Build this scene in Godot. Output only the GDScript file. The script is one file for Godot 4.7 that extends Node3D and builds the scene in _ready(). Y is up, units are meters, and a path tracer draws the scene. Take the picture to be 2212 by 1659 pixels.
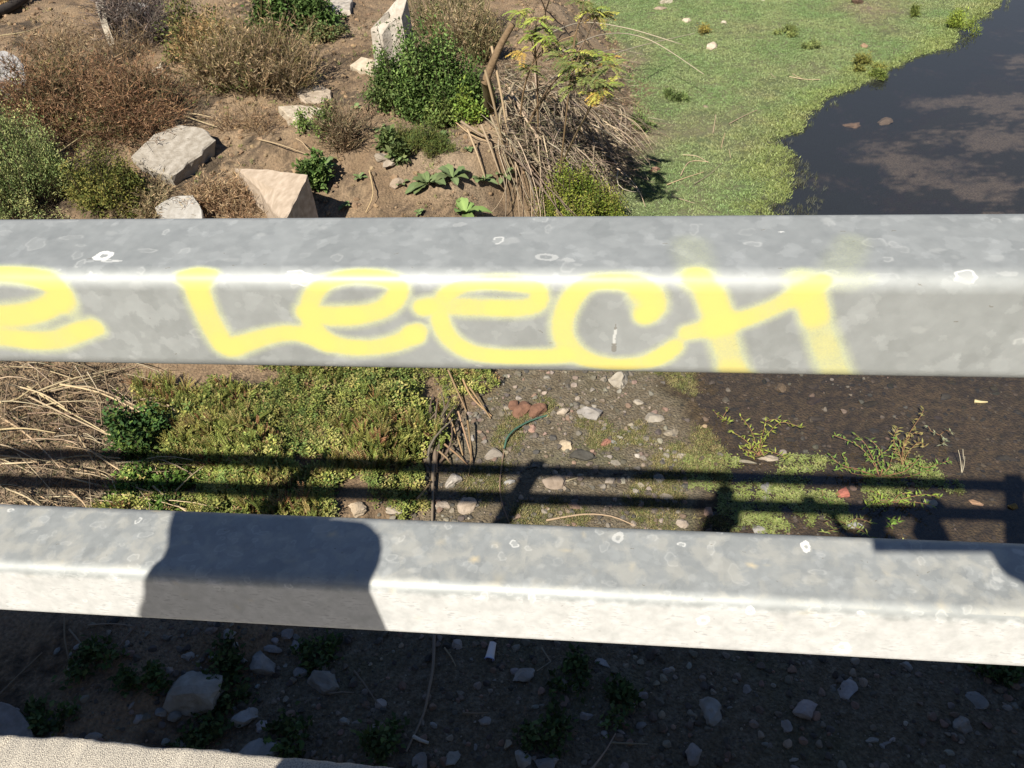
extends Node3D
# A galvanised bridge railing seen from the footway, with a river bed, its bank and its stream below.
# World: x along the railing, y up (0 = water level), the river lies towards -z. "f" means metres ahead (= -z).

const CAM := Vector3(0, 6.3, 0)
const RIGHT := Vector3(0.993306, -0.059570, -0.098966)
const UP := Vector3(-0.018489, 0.763725, -0.645277)
const FWD := Vector3(-0.114022, -0.642788, -0.757511)
const FOCAL := 1712.5            # focal length in pixels of a 2212 pixel wide picture
const RAIL_F := 0.54             # distance of the rails' near face
const TUBE_W := 0.1104
const TUBE_H := 0.1056
const TOP_A := 6.3 - 0.3441      # top of the upper rail
const TOP_B := 6.3 - 0.7755      # top of the lower rail
const DECK_Y := 4.77

var rng := RandomNumberGenerator.new()
var na := FastNoiseLite.new()
var nb := FastNoiseLite.new()
var nc := FastNoiseLite.new()
var used := {}
var M := {}

# ------------------------------------------------------------------ mesh collector
class MB:
	var v := PackedVector3Array()
	var n := PackedVector3Array()
	var c := PackedColorArray()
	var ix := PackedInt32Array()
	func vert(p: Vector3, nn: Vector3, col: Color) -> int:
		v.append(p); n.append(nn); c.append(col)
		return v.size() - 1
	func tri(a: Vector3, b: Vector3, d: Vector3, col: Color) -> void:
		var nn := (d - a).cross(b - a).normalized()
		var i := v.size()
		v.append(a); v.append(b); v.append(d)
		n.append(nn); n.append(nn); n.append(nn)
		c.append(col); c.append(col); c.append(col)
		ix.append(i); ix.append(i + 1); ix.append(i + 2)
	func quad(a: Vector3, b: Vector3, d: Vector3, e: Vector3, col: Color) -> void:
		tri(a, b, d, col); tri(a, d, e, col)
	# a small pointed leaf folded along its middle
	func leaf(p: Vector3, dir: Vector3, up: Vector3, ln: float, wd: float, col: Color) -> void:
		var s := dir.cross(up)
		if s.length() < 0.01: s = dir.cross(Vector3(0.3, 0.2, 0.9))
		s = s.normalized() * wd * 0.5
		var u := s.cross(dir).normalized()
		var m := p + dir * ln * 0.42
		var i := v.size()
		v.append(p); v.append(m + s + u * wd * 0.18); v.append(p + dir * ln); v.append(m - s + u * wd * 0.18)
		for k in 4: n.append(u); c.append(col)
		ix.append(i); ix.append(i + 2); ix.append(i + 1); ix.append(i); ix.append(i + 3); ix.append(i + 2)
	func ribbon(pts: PackedVector3Array, wd: float, side: Vector3, col: Color) -> void:
		var i := v.size(); var k := pts.size()
		for j in k:
			var d := (pts[mini(j + 1, k - 1)] - pts[maxi(j - 1, 0)])
			var u := side.cross(d).normalized()
			var w := wd * 0.5 * (1.0 - 0.92 * pow(float(j) / (k - 1), 2.0))
			v.append(pts[j] - side * w); v.append(pts[j] + side * w)
			n.append(u); n.append(u); c.append(col); c.append(col)
		for j in k - 1:
			var a := i + j * 2
			ix.append(a); ix.append(a + 3); ix.append(a + 1); ix.append(a); ix.append(a + 2); ix.append(a + 3)
	func tube(pts: PackedVector3Array, r0: float, r1: float, sides: int, col: Color, col2 := Color(-1, 0, 0)) -> void:
		var k := pts.size(); var i := v.size()
		var refv := Vector3(0.31, 0.83, 0.46)
		for j in k:
			var d := (pts[mini(j + 1, k - 1)] - pts[maxi(j - 1, 0)]).normalized()
			var a := d.cross(refv).normalized(); var b := a.cross(d)
			var t := float(j) / (k - 1)
			var r := lerpf(r0, r1, t)
			var cc := col if col2.r < 0.0 else col.lerp(col2, t)
			for q in sides:
				var an := TAU * q / sides
				var o := a * cos(an) + b * sin(an)
				v.append(pts[j] + o * r); n.append(o); c.append(cc)
		for j in k - 1:
			for q in sides:
				var a0 := i + j * sides + q; var a1 := i + j * sides + (q + 1) % sides
				ix.append(a0); ix.append(a1); ix.append(a1 + sides); ix.append(a0); ix.append(a1 + sides); ix.append(a0 + sides)
		# end caps
		for e in [0, k - 1]:
			var b0: int = i + e * sides
			for q in range(1, sides - 1):
				ix.append(b0); ix.append(b0 + q); ix.append(b0 + q + 1)
	func mesh() -> ArrayMesh:
		var arr := []
		arr.resize(Mesh.ARRAY_MAX)
		arr[Mesh.ARRAY_VERTEX] = v; arr[Mesh.ARRAY_NORMAL] = n; arr[Mesh.ARRAY_COLOR] = c; arr[Mesh.ARRAY_INDEX] = ix
		var am := ArrayMesh.new()
		am.add_surface_from_arrays(Mesh.PRIMITIVE_TRIANGLES, arr)
		return am

# ------------------------------------------------------------------ scene helpers
func numbered(nm: String) -> String:
	if not used.has(nm):
		used[nm] = 0
		return nm
	used[nm] += 1
	return "%s_%03d" % [nm, used[nm]]

func tag(o: Node, label: String, category: String, group := "") -> void:
	o.set_meta("label", label); o.set_meta("category", category); o.set_meta("kind", "thing")
	if group != "": o.set_meta("group", group)

func thing(nm: String, label: String, category: String, at: Vector3, group := "") -> Node3D:
	var o := Node3D.new()
	o.name = numbered(nm); add_child(o, true); o.position = at
	tag(o, label, category, group)
	return o

func part(nm: String, me: Mesh, mat: Material, parent: Node) -> MeshInstance3D:
	var o := MeshInstance3D.new()
	o.name = nm if parent != self else numbered(nm)
	o.mesh = me
	if mat != null: o.material_override = mat
	parent.add_child(o, true)
	return o

func lump(nm: String, me: Mesh, mat: Material, at: Vector3, label: String, category: String, group := "") -> MeshInstance3D:
	var o := part(nm, me, mat, self)
	o.position = at
	tag(o, label, category, group)
	return o

func ray(px: float, py: float) -> Vector3:
	return (FWD + RIGHT * ((px - 1106.0) / FOCAL) - UP * ((py - 829.5) / FOCAL)).normalized()

func topx(p: Vector3) -> Vector2:
	var d := p - CAM
	var z := d.dot(FWD)
	return Vector2(1106.0 + FOCAL * d.dot(RIGHT) / z, 829.5 - FOCAL * d.dot(UP) / z)

# the point of the ground that lies in a direction
func gp(px: float, py: float, lift := 0.0) -> Vector3:
	var d := ray(px, py)
	var t := (CAM.y - 3.2) / -d.y
	var last := t
	while t < 60.0:
		var p := CAM + d * t
		var gap := p.y - hgt(p.x, -p.z) - lift
		if gap < 0.0: break
		last = t
		t += maxf(0.06, gap * 0.9)
	var a := last
	var b := t
	for k in 9:
		var m := (a + b) * 0.5
		var p := CAM + d * m
		if p.y < hgt(p.x, -p.z) + lift: b = m
		else: a = m
	return CAM + d * b

# metres that one pixel spans at a point
func mpp(p: Vector3) -> float:
	return (p - CAM).dot(FWD) / FOCAL

func on_ground(x: float, f: float) -> Vector3:
	return Vector3(x, hgt(x, f), -f)

# ------------------------------------------------------------------ terrain
const FOOT := [[-30.0, -3.6], [0.0, -3.6], [2.6, -3.2], [4.0, -2.5], [5.3, -1.75], [6.8, -1.7], [7.6, -1.4], [9.8, -0.85], [11.8, 0.15], [12.8, 0.3], [14.1, 0.66], [15.6, 0.85], [17.7, 0.66], [20.6, 0.16], [24.4, -0.5], [40.0, -3.0], [400.0, -3.0]]
const SHORE := [[-30.0, 9.0], [3.2, 7.0], [4.4, 3.2], [5.1, 0.95], [6.2, 1.0], [7.5, 0.75], [9.5, 1.5], [11.8, 2.6], [12.7, 3.0], [14.0, 3.1], [14.4, 2.95], [15.3, 3.5], [16.6, 4.4], [17.9, 5.75], [19.9, 7.75], [23.0, 9.8], [28.0, 12.0], [60.0, 25.0], [400.0, 60.0]]

func table(tb: Array, t: float) -> float:
	for i in range(1, tb.size()):
		if t <= tb[i][0]:
			var a: Array = tb[i - 1]
			var b: Array = tb[i]
			var w := clampf((t - a[0]) / (b[0] - a[0]), 0.0, 1.0)
			return lerpf(a[1], b[1], w * w * (3.0 - 2.0 * w))
	return tb[tb.size() - 1][1]

func hgt(x: float, f: float) -> float:
	var u := table(FOOT, f) - x + na.get_noise_2d(x * 60.0, f * 60.0) * 0.25
	var xw := table(SHORE, f) + na.get_noise_2d(x * 90.0 + 500.0, f * 90.0) * 0.3
	var far := smoothstep(6.5, 12.0, f)
	var hb := lerpf(0.30, 1.3, far) * lerpf(0.4, 1.0, smoothstep(2.5, 5.5, f))
	var ws := lerpf(0.6, 1.9, far)
	var h := 0.0
	if u > 0.0:
		var s := smoothstep(0.0, ws, u)
		h = 0.12 + hb * s + (0.02 + 0.06 * smoothstep(4.0, 9.0, f)) * clampf(u - ws * 0.6, 0.0, 14.0)
		var rough := s * lerpf(0.5, 1.0, far)
		h += rough * (0.16 * na.get_noise_2d(x * 40.0, f * 40.0) + 0.065 * nb.get_noise_2d(x * 45.0, f * 45.0) + 0.030 * nc.get_noise_2d(x * 45.0, f * 45.0))
	elif x < xw:
		var t := clampf((xw - x) / maxf(0.6, xw - table(FOOT, f)), 0.0, 1.0)
		h = 0.12 * t * t * (3.0 - 2.0 * t) + 0.004
		h += t * (0.03 * nb.get_noise_2d(x * 18.0, f * 18.0) + 0.010 * nc.get_noise_2d(x * 80.0, f * 80.0))
	else:
		var dp := lerpf(0.022, 0.22, smoothstep(8.0, 12.5, f))
		h = 0.004 - dp * smoothstep(0.0, lerpf(0.7, 1.6, far), x - xw)
		h += 0.016 * nb.get_noise_2d(x * 30.0, f * 30.0) * smoothstep(0.0, 0.5, x - xw)
		h += 0.006 * nc.get_noise_2d(x * 90.0, f * 90.0)
	return h

func mixc(a: Color, b: Color, t: float) -> Color:
	return a.lerp(b, clampf(t, 0.0, 1.0))

func ground_colour(x: float, f: float) -> Color:
	var u := table(FOOT, f) - x + na.get_noise_2d(x * 60.0, f * 60.0) * 0.25
	var xw := table(SHORE, f) + na.get_noise_2d(x * 90.0 + 500.0, f * 90.0) * 0.3
	var b := nb.get_noise_2d(x * 14.0, f * 14.0)
	var g := nc.get_noise_2d(x * 55.0, f * 55.0)
	var soil := mixc(Color(0.360, 0.255, 0.155), Color(0.245, 0.165, 0.095), 0.5 + b * 0.9 + g * 0.5)
	soil = mixc(soil, Color(0.43, 0.335, 0.23), na.get_noise_2d(x * 25.0 + 90.0, f * 25.0) * 1.6 - 0.2)
	var gravel := mixc(Color(0.165, 0.130, 0.080), Color(0.26, 0.22, 0.155), 0.35 + g * 1.1 + b * 0.4)
	gravel = mixc(gravel, Color(0.12, 0.12, 0.055), b * 1.2 - 0.1)
	var turf := mixc(Color(0.15, 0.185, 0.075), Color(0.22, 0.215, 0.115), 0.35 + b * 0.9 + g * 0.3)
	turf = mixc(turf, Color(0.29, 0.225, 0.15), (na.get_noise_2d(x * 22.0 + 40.0, f * 22.0) - 0.36) * 3.0)
	var near := 1.0 - smoothstep(8.0, 9.6, f)
	var flat := gravel if near > 0.99 else mixc(turf, gravel, near)
	# patches of dark humus and rotten leaves
	soil = mixc(soil, Color(0.095, 0.068, 0.042), (na.get_noise_2d(x * 48.0 + 210.0, f * 48.0) + 0.4 * g - 0.10) * 3.0)
	var col := mixc(flat, soil, smoothstep(-0.25, 0.3, u + b * 0.3))
	# bed of the stream: silt, darker weed on it
	var mud := mixc(Color(0.118, 0.080, 0.041), Color(0.052, 0.037, 0.020), 0.45 + g * 1.3 + b * 0.6)
	var weed := (na.get_noise_2d(x * 44.0, f * 80.0 + 77.0) + 0.30 * b + 0.40 * nc.get_noise_2d(x * 22.0, f * 40.0)) * 2.6 + 0.70
	var bed := mixc(Color(0.150, 0.115, 0.085), Color(0.022, 0.020, 0.017), weed)
	bed = mixc(bed, Color(0.014, 0.016, 0.019), 1.0 - smoothstep(1.2, 3.0, x - xw + b * 2.0 + g * 0.6))
	var wet := mixc(bed, mud, 1.0 - smoothstep(7.5, 9.5, f))
	return mixc(col, wet, smoothstep(-0.12, 0.12, x - xw + g * 0.12))

func axis(stops: Array) -> PackedFloat32Array:
	# stops: [start, step, end, step, end ...]
	var r := PackedFloat32Array()
	var t: float = stops[0]
	r.append(t)
	var i := 1
	while i < stops.size():
		var st: float = stops[i]
		var en: float = stops[i + 1]
		while t < en - 1e-4:
			t += st
			r.append(t)
		i += 2
	return r

func build_ground() -> void:
	var xs := axis([-160.0, 12.0, -40.0, 2.0, -24.0, 0.25, -17.0, 0.09, -9.0, 0.055, 5.4, 0.065, 12.0, 0.4, 30.0, 10.0, 160.0])
	var fs := axis([-120.0, 12.0, -12.0, 1.0, 0.0, 0.25, 1.8, 0.045, 8.2, 0.075, 26.0, 0.4, 40.0, 10.0, 200.0])
	var w := xs.size()
	var h := fs.size()
	var mb := MB.new()
	mb.v.resize(w * h); mb.n.resize(w * h); mb.c.resize(w * h)
	for j in h:
		for i in w:
			var k := j * w + i
			mb.v[k] = Vector3(xs[i], hgt(xs[i], fs[j]), -fs[j])
			mb.c[k] = ground_colour(xs[i], fs[j])
	for j in h:
		for i in w:
			var a: Vector3 = mb.v[j * w + mini(i + 1, w - 1)] - mb.v[j * w + maxi(i - 1, 0)]
			var b: Vector3 = mb.v[mini(j + 1, h - 1) * w + i] - mb.v[maxi(j - 1, 0) * w + i]
			mb.n[j * w + i] = a.cross(b).normalized()
	mb.ix.resize((w - 1) * (h - 1) * 6)
	var q := 0
	for j in h - 1:
		for i in w - 1:
			var k := j * w + i
			mb.ix[q] = k; mb.ix[q + 1] = k + w; mb.ix[q + 2] = k + w + 1
			mb.ix[q + 3] = k; mb.ix[q + 4] = k + w + 1; mb.ix[q + 5] = k + 1
			q += 6
	var o := part("ground", mb.mesh(), M.ground, self)
	o.set_meta("kind", "structure")
	# the stream
	var wm := MB.new()
	var p := [Vector3(-2.5, 0, 60), Vector3(-2.5, 0, -200), Vector3(160, 0, -200), Vector3(160, 0, 60)]
	for t in p: wm.vert(t, Vector3.UP, Color.WHITE)
	wm.ix = PackedInt32Array([0, 1, 2, 0, 2, 3])
	var wo := part("water", wm.mesh(), M.water, self)
	wo.position.y = -0.003
	wo.set_meta("kind", "structure")

# ------------------------------------------------------------------ materials
func noise_tex(freq: float, seed_: int, normal: bool, strength := 4.0, size := 512, ramp: Gradient = null, kind := FastNoiseLite.TYPE_SIMPLEX_SMOOTH) -> NoiseTexture2D:
	var nz := FastNoiseLite.new()
	nz.seed = seed_; nz.frequency = freq; nz.noise_type = kind
	nz.fractal_octaves = 5
	var t := NoiseTexture2D.new()
	t.width = size; t.height = size; t.seamless = true
	t.as_normal_map = normal; t.bump_strength = strength
	if ramp != null: t.color_ramp = ramp
	t.noise = nz
	return t

func grad(a: Color, b: Color) -> Gradient:
	var g := Gradient.new()
	g.set_color(0, a); g.set_color(1, b)
	return g

func mat_vc(rough: float, back := 0.0) -> StandardMaterial3D:
	var m := StandardMaterial3D.new()
	m.vertex_color_use_as_albedo = true
	m.roughness = rough
	m.cull_mode = BaseMaterial3D.CULL_DISABLED
	if back > 0.0:
		m.backlight_enabled = true
		m.backlight = Color(back, back, back * 0.5)
	return m

func build_materials() -> void:
	var fine := grad(Color(0.62, 0.62, 0.62), Color(1, 1, 1))
	var g := mat_vc(0.93)
	g.albedo_texture = noise_tex(0.045, 3, false, 1.0, 512, fine)
	g.normal_enabled = true
	g.normal_texture = noise_tex(0.06, 4, true, 9.0)
	g.normal_scale = 1.0
	g.uv1_triplanar = true; g.uv1_world_triplanar = true
	g.uv1_scale = Vector3(0.9, 0.9, 0.9)
	M.ground = g
	var w := StandardMaterial3D.new()
	w.albedo_color = Color(0.16, 0.14, 0.12, 0.10)
	w.transparency = BaseMaterial3D.TRANSPARENCY_ALPHA
	w.roughness = 0.04
	w.metallic_specular = 0.5
	w.normal_enabled = true
	w.normal_texture = noise_tex(0.006, 8, true, 1.2)
	w.normal_scale = 0.12
	w.uv1_triplanar = true; w.uv1_world_triplanar = true
	w.uv1_scale = Vector3(0.4, 0.4, 0.4)
	M.water = w
	M.leaf = mat_vc(0.72, 0.2)
	M.leaf.metallic_specular = 0.3
	M.leaf_gloss = mat_vc(0.75, 0.12)
	M.leaf_gloss.metallic_specular = 0.3
	M.dry = mat_vc(0.8)
	M.dry_thin = mat_vc(0.75, 0.15)
	M.grass = mat_vc(0.6, 0.25)
	var r := mat_vc(0.9)
	r.cull_mode = BaseMaterial3D.CULL_BACK
	r.cull_mode = BaseMaterial3D.CULL_DISABLED
	r.albedo_texture = noise_tex(0.012, 12, false, 1.0, 512, grad(Color(0.74, 0.72, 0.69), Color(1, 1, 1)))
	r.normal_enabled = true
	r.normal_texture = noise_tex(0.04, 13, true, 3.5)
	r.uv1_triplanar = true; r.uv1_world_triplanar = true
	r.uv1_scale = Vector3(1.1, 1.1, 1.1)
	M.rock = r
	var cgr := Gradient.new()
	cgr.offsets = PackedFloat32Array([0.0, 0.33, 0.42, 0.75, 1.0])
	cgr.colors = PackedColorArray([Color(0.50, 0.47, 0.43), Color(0.62, 0.59, 0.55), Color(0.73, 0.70, 0.64), Color(0.78, 0.75, 0.69), Color(0.84, 0.82, 0.77)])
	var c := StandardMaterial3D.new()
	c.albedo_texture = noise_tex(0.07, 22, false, 1.0, 1024, cgr)
	c.roughness = 0.95
	c.normal_enabled = true
	c.normal_texture = noise_tex(0.11, 23, true, 10.0, 1024)
	c.uv1_triplanar = true; c.uv1_world_triplanar = true
	c.uv1_scale = Vector3(3.0, 3.0, 3.0)
	M.concrete = c
	var z := StandardMaterial3D.new()
	z.albedo_texture = noise_tex(0.02, 31, false, 1.0, 512, grad(Color(0.66, 0.68, 0.69), Color(0.78, 0.79, 0.80)), FastNoiseLite.TYPE_CELLULAR)
	z.metallic = 0.5; z.roughness = 0.5
	z.uv1_triplanar = true; z.uv1_world_triplanar = true
	z.uv1_scale = Vector3(4, 4, 4)
	M.zinc = z

func plain(col: Color, rough := 0.7, metal := 0.0) -> StandardMaterial3D:
	var m := StandardMaterial3D.new()
	m.albedo_color = col.linear_to_srgb()
	m.roughness = rough; m.metallic = metal
	return m

# ------------------------------------------------------------------ railing
const TW := 2048
const TH := 512
const TEX_X := 1.7
const PERIM := 2.0 * (TUBE_W + TUBE_H)

# texture position of a picture point on a rail
func rail_uv(px: float, py: float, top: float) -> Vector2:
	var d := ray(px, py)
	var t := (top - CAM.y) / d.y
	var p := CAM + d * t
	var s := 0.0
	if -p.z >= RAIL_F:
		s = RAIL_F + TUBE_W + p.z
	else:
		t = -RAIL_F / d.z
		p = CAM + d * t
		s = TUBE_W + top - p.y
	return Vector2((p.x / TEX_X + 0.5) * TW, s / PERIM * TH)

func catmull(pts: Array, step: float) -> Array:
	var out := []
	var n := pts.size()
	for i in n - 1:
		var p0: Vector3 = pts[maxi(i - 1, 0)]
		var p1: Vector3 = pts[i]
		var p2: Vector3 = pts[i + 1]
		var p3: Vector3 = pts[mini(i + 2, n - 1)]
		var k := maxi(1, int(p1.distance_to(p2) / step))
		for j in k:
			var t := float(j) / k
			out.append(0.5 * ((2.0 * p1) + (p2 - p0) * t + (2.0 * p0 - 5.0 * p1 + 4.0 * p2 - p3) * t * t + (3.0 * p1 - p0 - 3.0 * p2 + p3) * t * t * t))
	out.append(pts[n - 1])
	return out

var spray := PackedFloat32Array()

# one pass of the spray can: points [px, py, half width in px], density
func spray_stroke(pts: Array, dens: float, soft := 1.48) -> void:
	var tp := []
	for p in pts:
		var q := rail_uv(p[0], p[1], TOP_A)
		var q2 := rail_uv(p[0] + p[2], p[1], TOP_A)
		tp.append(Vector3(q.x, q.y, absf(q2.x - q.x) * 1.15))
	var sm := catmull(tp, 5.0)
	var tmp := {}
	for s: Vector3 in sm:
		var r := s.z
		var ro := r * soft + 3.0
		var ri := r * 0.60
		var dn := dens * (0.98 + 0.12 * na.get_noise_2d(s.x * 2.0, s.y * 2.0 + pts[0][0]))
		for y in range(maxi(0, int(s.y - ro)), mini(TH - 1, int(s.y + ro)) + 1):
			for x in range(maxi(0, int(s.x - ro)), mini(TW - 1, int(s.x + ro)) + 1):
				var d := Vector2(x - s.x, (y - s.y)).length()
				if d > ro: continue
				var a := minf(dn, 0.985) * (1.0 - smoothstep(ri, ro, d))
				var k := y * TW + x
				if a > tmp.get(k, 0.0): tmp[k] = a
	for k: int in tmp:
		spray[k] = 1.0 - (1.0 - spray[k]) * (1.0 - tmp[k])

func write_graffiti() -> void:
	spray.resize(TW * TH)
	spray.fill(0.0)
	# e (cut by the edge of the picture)
	spray_stroke([[-140, 640, 22], [-90, 600, 22], [-20, 588, 20], [50, 592, 22], [105, 612, 24], [128, 640, 24], [95, 666, 22], [40, 680, 24], [-40, 684, 24], [-110, 690, 24]], 0.97)
	spray_stroke([[95, 600, 16], [140, 640, 18], [150, 668, 16]], 0.55)
	spray_stroke([[-130, 690, 20], [-80, 722, 20], [0, 728, 20], [70, 735, 21], [125, 732, 21], [170, 716, 20], [203, 706, 19]], 0.95)
	# L
	spray_stroke([[385, 594, 15], [418, 594, 22], [450, 590, 14]], 0.95)
	spray_stroke([[418, 600, 27], [428, 635, 25], [446, 680, 25], [468, 722, 25], [490, 748, 24], [530, 740, 20], [585, 724, 18], [640, 720, 18], [700, 742, 17]], 0.97)
	# first e
	spray_stroke([[662, 676, 22], [710, 682, 23], [770, 680, 22], [822, 668, 20], [852, 644, 20], [858, 618, 20], [828, 598, 20], [768, 592, 18], [712, 602, 17], [678, 632, 18], [668, 674, 20], [688, 722, 22], [735, 746, 20], [800, 750, 18], [855, 740, 19], [893, 722, 20]], 0.96)
	spray_stroke([[905, 712, 18], [893, 722, 24]], 0.8, 1.1)
	# second e
	spray_stroke([[912, 664, 19], [955, 660, 22], [1050, 664, 20], [1125, 664, 20], [1160, 652, 20], [1156, 622, 19], [1105, 610, 20], [1040, 608, 17], [988, 620, 17], [955, 648, 18], [950, 690, 19], [972, 732, 20], [1018, 760, 19], [1085, 770, 18], [1160, 770, 18], [1215, 768, 18]], 0.95)
	# C
	spray_stroke([[1392, 680, 20], [1412, 662, 24], [1402, 632, 26], [1368, 610, 24], [1318, 604, 20], [1268, 612, 20], [1232, 648, 22], [1214, 696, 22], [1222, 738, 22], [1262, 774, 20], [1325, 790, 19], [1390, 784, 19], [1438, 762, 20], [1456, 748, 18]], 0.95)
	spray_stroke([[1380, 640, 22], [1396, 676, 22]], 0.7)
	# H
	spray_stroke([[1505, 594, 30], [1535, 640, 27], [1556, 690, 27]], 0.86)
	spray_stroke([[1535, 640, 26], [1558, 720, 28], [1574, 770, 28], [1592, 830, 30]], 0.78)
	spray_stroke([[1575, 800, 26], [1600, 826, 26]], 0.5)
	spray_stroke([[1735, 600, 30], [1748, 640, 28], [1758, 680, 26]], 0.75)
	spray_stroke([[1752, 650, 27], [1772, 720, 28], [1792, 775, 30], [1812, 835, 32]], 0.74)
	spray_stroke([[1484, 718, 18], [1530, 708, 21], [1600, 690, 21], [1665, 666, 20], [1725, 634, 21], [1782, 602, 16]], 0.93)
	# thin overspray that drifted over the top edge
	spray_stroke([[1490, 530, 26], [1500, 565, 26], [1506, 592, 26]], 0.28, 1.9)
	spray_stroke([[1795, 590, 24], [1822, 560, 26], [1840, 522, 22]], 0.24, 1.9)
	spray_stroke([[1800, 608, 18], [1850, 604, 16], [1880, 596, 12]], 0.20, 1.9)

func cell_img(freq: float, seed_: int, kind: int, warp := 0.0) -> PackedByteArray:
	var nz := FastNoiseLite.new()
	nz.seed = seed_; nz.frequency = freq
	nz.noise_type = kind
	if kind == FastNoiseLite.TYPE_CELLULAR:
		nz.cellular_return_type = FastNoiseLite.RETURN_CELL_VALUE
		nz.cellular_jitter = 1.0
		nz.fractal_type = FastNoiseLite.FRACTAL_NONE
	else:
		nz.fractal_octaves = 4
	if warp > 0.0:
		nz.domain_warp_enabled = true
		nz.domain_warp_amplitude = warp
		nz.domain_warp_frequency = freq * 1.5
		nz.domain_warp_fractal_octaves = 3
	var im := nz.get_image(TW, TH, false, false, true)
	im.convert(Image.FORMAT_L8)
	return im.get_data()

var cells := []

func rail_material(upper: bool) -> ORMMaterial3D:
	if cells.is_empty():
		cells = [cell_img(0.055, 51, FastNoiseLite.TYPE_CELLULAR, 15.0), cell_img(0.12, 52, FastNoiseLite.TYPE_CELLULAR, 5.0), cell_img(0.006, 53, FastNoiseLite.TYPE_SIMPLEX_SMOOTH), cell_img(0.05, 54, FastNoiseLite.TYPE_SIMPLEX_SMOOTH), cell_img(0.02, 55, FastNoiseLite.TYPE_SIMPLEX_SMOOTH, 30.0)]
	var c1: PackedByteArray = cells[0]
	var c2: PackedByteArray = cells[1]
	var n1: PackedByteArray = cells[2]
	var n2: PackedByteArray = cells[3]
	var n3: PackedByteArray = cells[4]
	var off := 0 if upper else 377 * 3 + TW * 130
	var n := TW * TH
	var stain := PackedFloat32Array()     # pale mineral marks (+) and yellowish ones
	stain.resize(n)
	var yel := PackedFloat32Array()
	yel.resize(n)
	var dark := PackedFloat32Array()
	dark.resize(n)
	rng.seed = 700 if upper else 701
	var count := 190 if upper else 420
	var pm := TW / TEX_X
	for k in count:
		var cx := rng.randf() * TW
		var sv := rng.randf() * (TUBE_W + 0.012) if rng.randf() < 0.82 else TUBE_W + rng.randf() * TUBE_H
		var cy := sv / PERIM * TH
		var r := rng.randf_range(0.0025, 0.0062) * pm
		if rng.randf() < 0.14: r *= 1.6
		var ax := rng.randf_range(0.75, 1.5)
		var ph := rng.randf() * TAU
		var kind := rng.randf()
		var st := rng.randf_range(0.08, 0.32)
		if rng.randf() < 0.05: st = 0.7
		var ri := int(r * 1.9) + 3
		for y in range(maxi(0, int(cy) - ri), mini(TH, int(cy) + ri + 1)):
			for x in range(maxi(0, int(cx) - ri), mini(TW, int(cx) + ri + 1)):
				var dx := (x - cx) / ax
				var dy := (y - cy) * ax
				var an := atan2(dy, dx)
				var rr := r * (1.0 + 0.22 * sin(an * 2.0 + ph) + 0.10 * sin(an * 5.0 + ph * 3.0))
				var d := sqrt(dx * dx + dy * dy)
				var i := y * TW + x
				if kind < 0.55:
					var e := absf(d - rr) / 1.7
					if e < 1.0 and sin(an + ph * 2.0) > -0.75: stain[i] = maxf(stain[i], st * (1.0 - e * e))
					if d < rr: stain[i] = maxf(stain[i], st * 0.28)
				elif kind < 0.85:
					if d < rr + 1.5: stain[i] = maxf(stain[i], st * 0.55 * clampf((rr + 1.5 - d) / 3.0, 0.0, 1.0))
				elif not upper:
					if d < rr * 1.5: yel[i] = maxf(yel[i], st * (1.0 - d / (rr * 1.5)))
				else:
					if d < rr * 0.5: stain[i] = maxf(stain[i], st)
	# a few white splashes and specks of dirt
	var blobs := [[224, 552, 15, 7, 1.0], [240, 563, 16, 2.4, 0.6], [1180, 555, 18, 5, 0.4], [1340, 535, 0, 0, 0.0]] if upper else [[1620, 1320, 8, 8, 1.0], [1335, 1160, 12, 9, 0.5], [1520, 1340, 14, 10, 0.8], [1820, 1400, 16, 12, 0.8], [1740, 1180, 10, 8, 0.9]]
	for b in blobs:
		if b[2] == 0: continue
		var q := rail_uv(b[0], b[1], TOP_A if upper else TOP_B)
		var rx: float = b[2] * 0.0006 * pm
		var ry: float = b[3] * 0.0010 * pm
		for y in range(maxi(0, int(q.y - ry * 1.6)), mini(TH, int(q.y + ry * 1.6))):
			for x in range(maxi(0, int(q.x - rx * 1.6)), mini(TW, int(q.x + rx * 1.6))):
				var d := Vector2((x - q.x) / rx, (y - q.y) / ry).length() + (n2[(y * TW + x)] / 255.0 - 0.5) * 0.7
				if d < 1.0: stain[y * TW + x] = maxf(stain[y * TW + x], b[4] * (1.0 if d > 0.42 else 0.15))
	for k in 70 if upper else 90:
		var cx := rng.randf() * TW
		var cy := (TUBE_W * rng.randf() * 2.0) / PERIM * TH
		var ln := rng.randf_range(1.5, 6.0)
		var an := rng.randf_range(-0.6, 0.6)
		for t in int(ln):
			var x := int(cx + t * cos(an))
			var y := int(cy + t * sin(an))
			if x >= 0 and x < TW and y >= 0 and y < TH: dark[y * TW + x] = rng.randf_range(0.25, 0.7)
	if upper:
		# a bird's long dropping inside the C
		for t in 60:
			var q := rail_uv(1330.0 - t * 0.08, 700.0 + t, TOP_A)
			var wd := (1.5 + 0.9 * na.get_noise_1d(t * 60.0) + (0.9 if t > 42 else 0.0)) * (1.0 - pow(absf(t - 34.0) / 34.0, 4.0))
			for o in range(-4, 5):
				if absf(o) > wd: continue
				var i := int(q.y) * TW + int(q.x) + o
				if t > 42 or n2[i] > 165: dark[i] = 0.45
				else: stain[i] = 0.55
	var alb := PackedByteArray()
	alb.resize(n * 3)
	var orm := PackedByteArray()
	orm.resize(n * 3)
	var e_front := TUBE_W / PERIM * TH
	var e_bot := (TUBE_W + TUBE_H) / PERIM * TH
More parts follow.
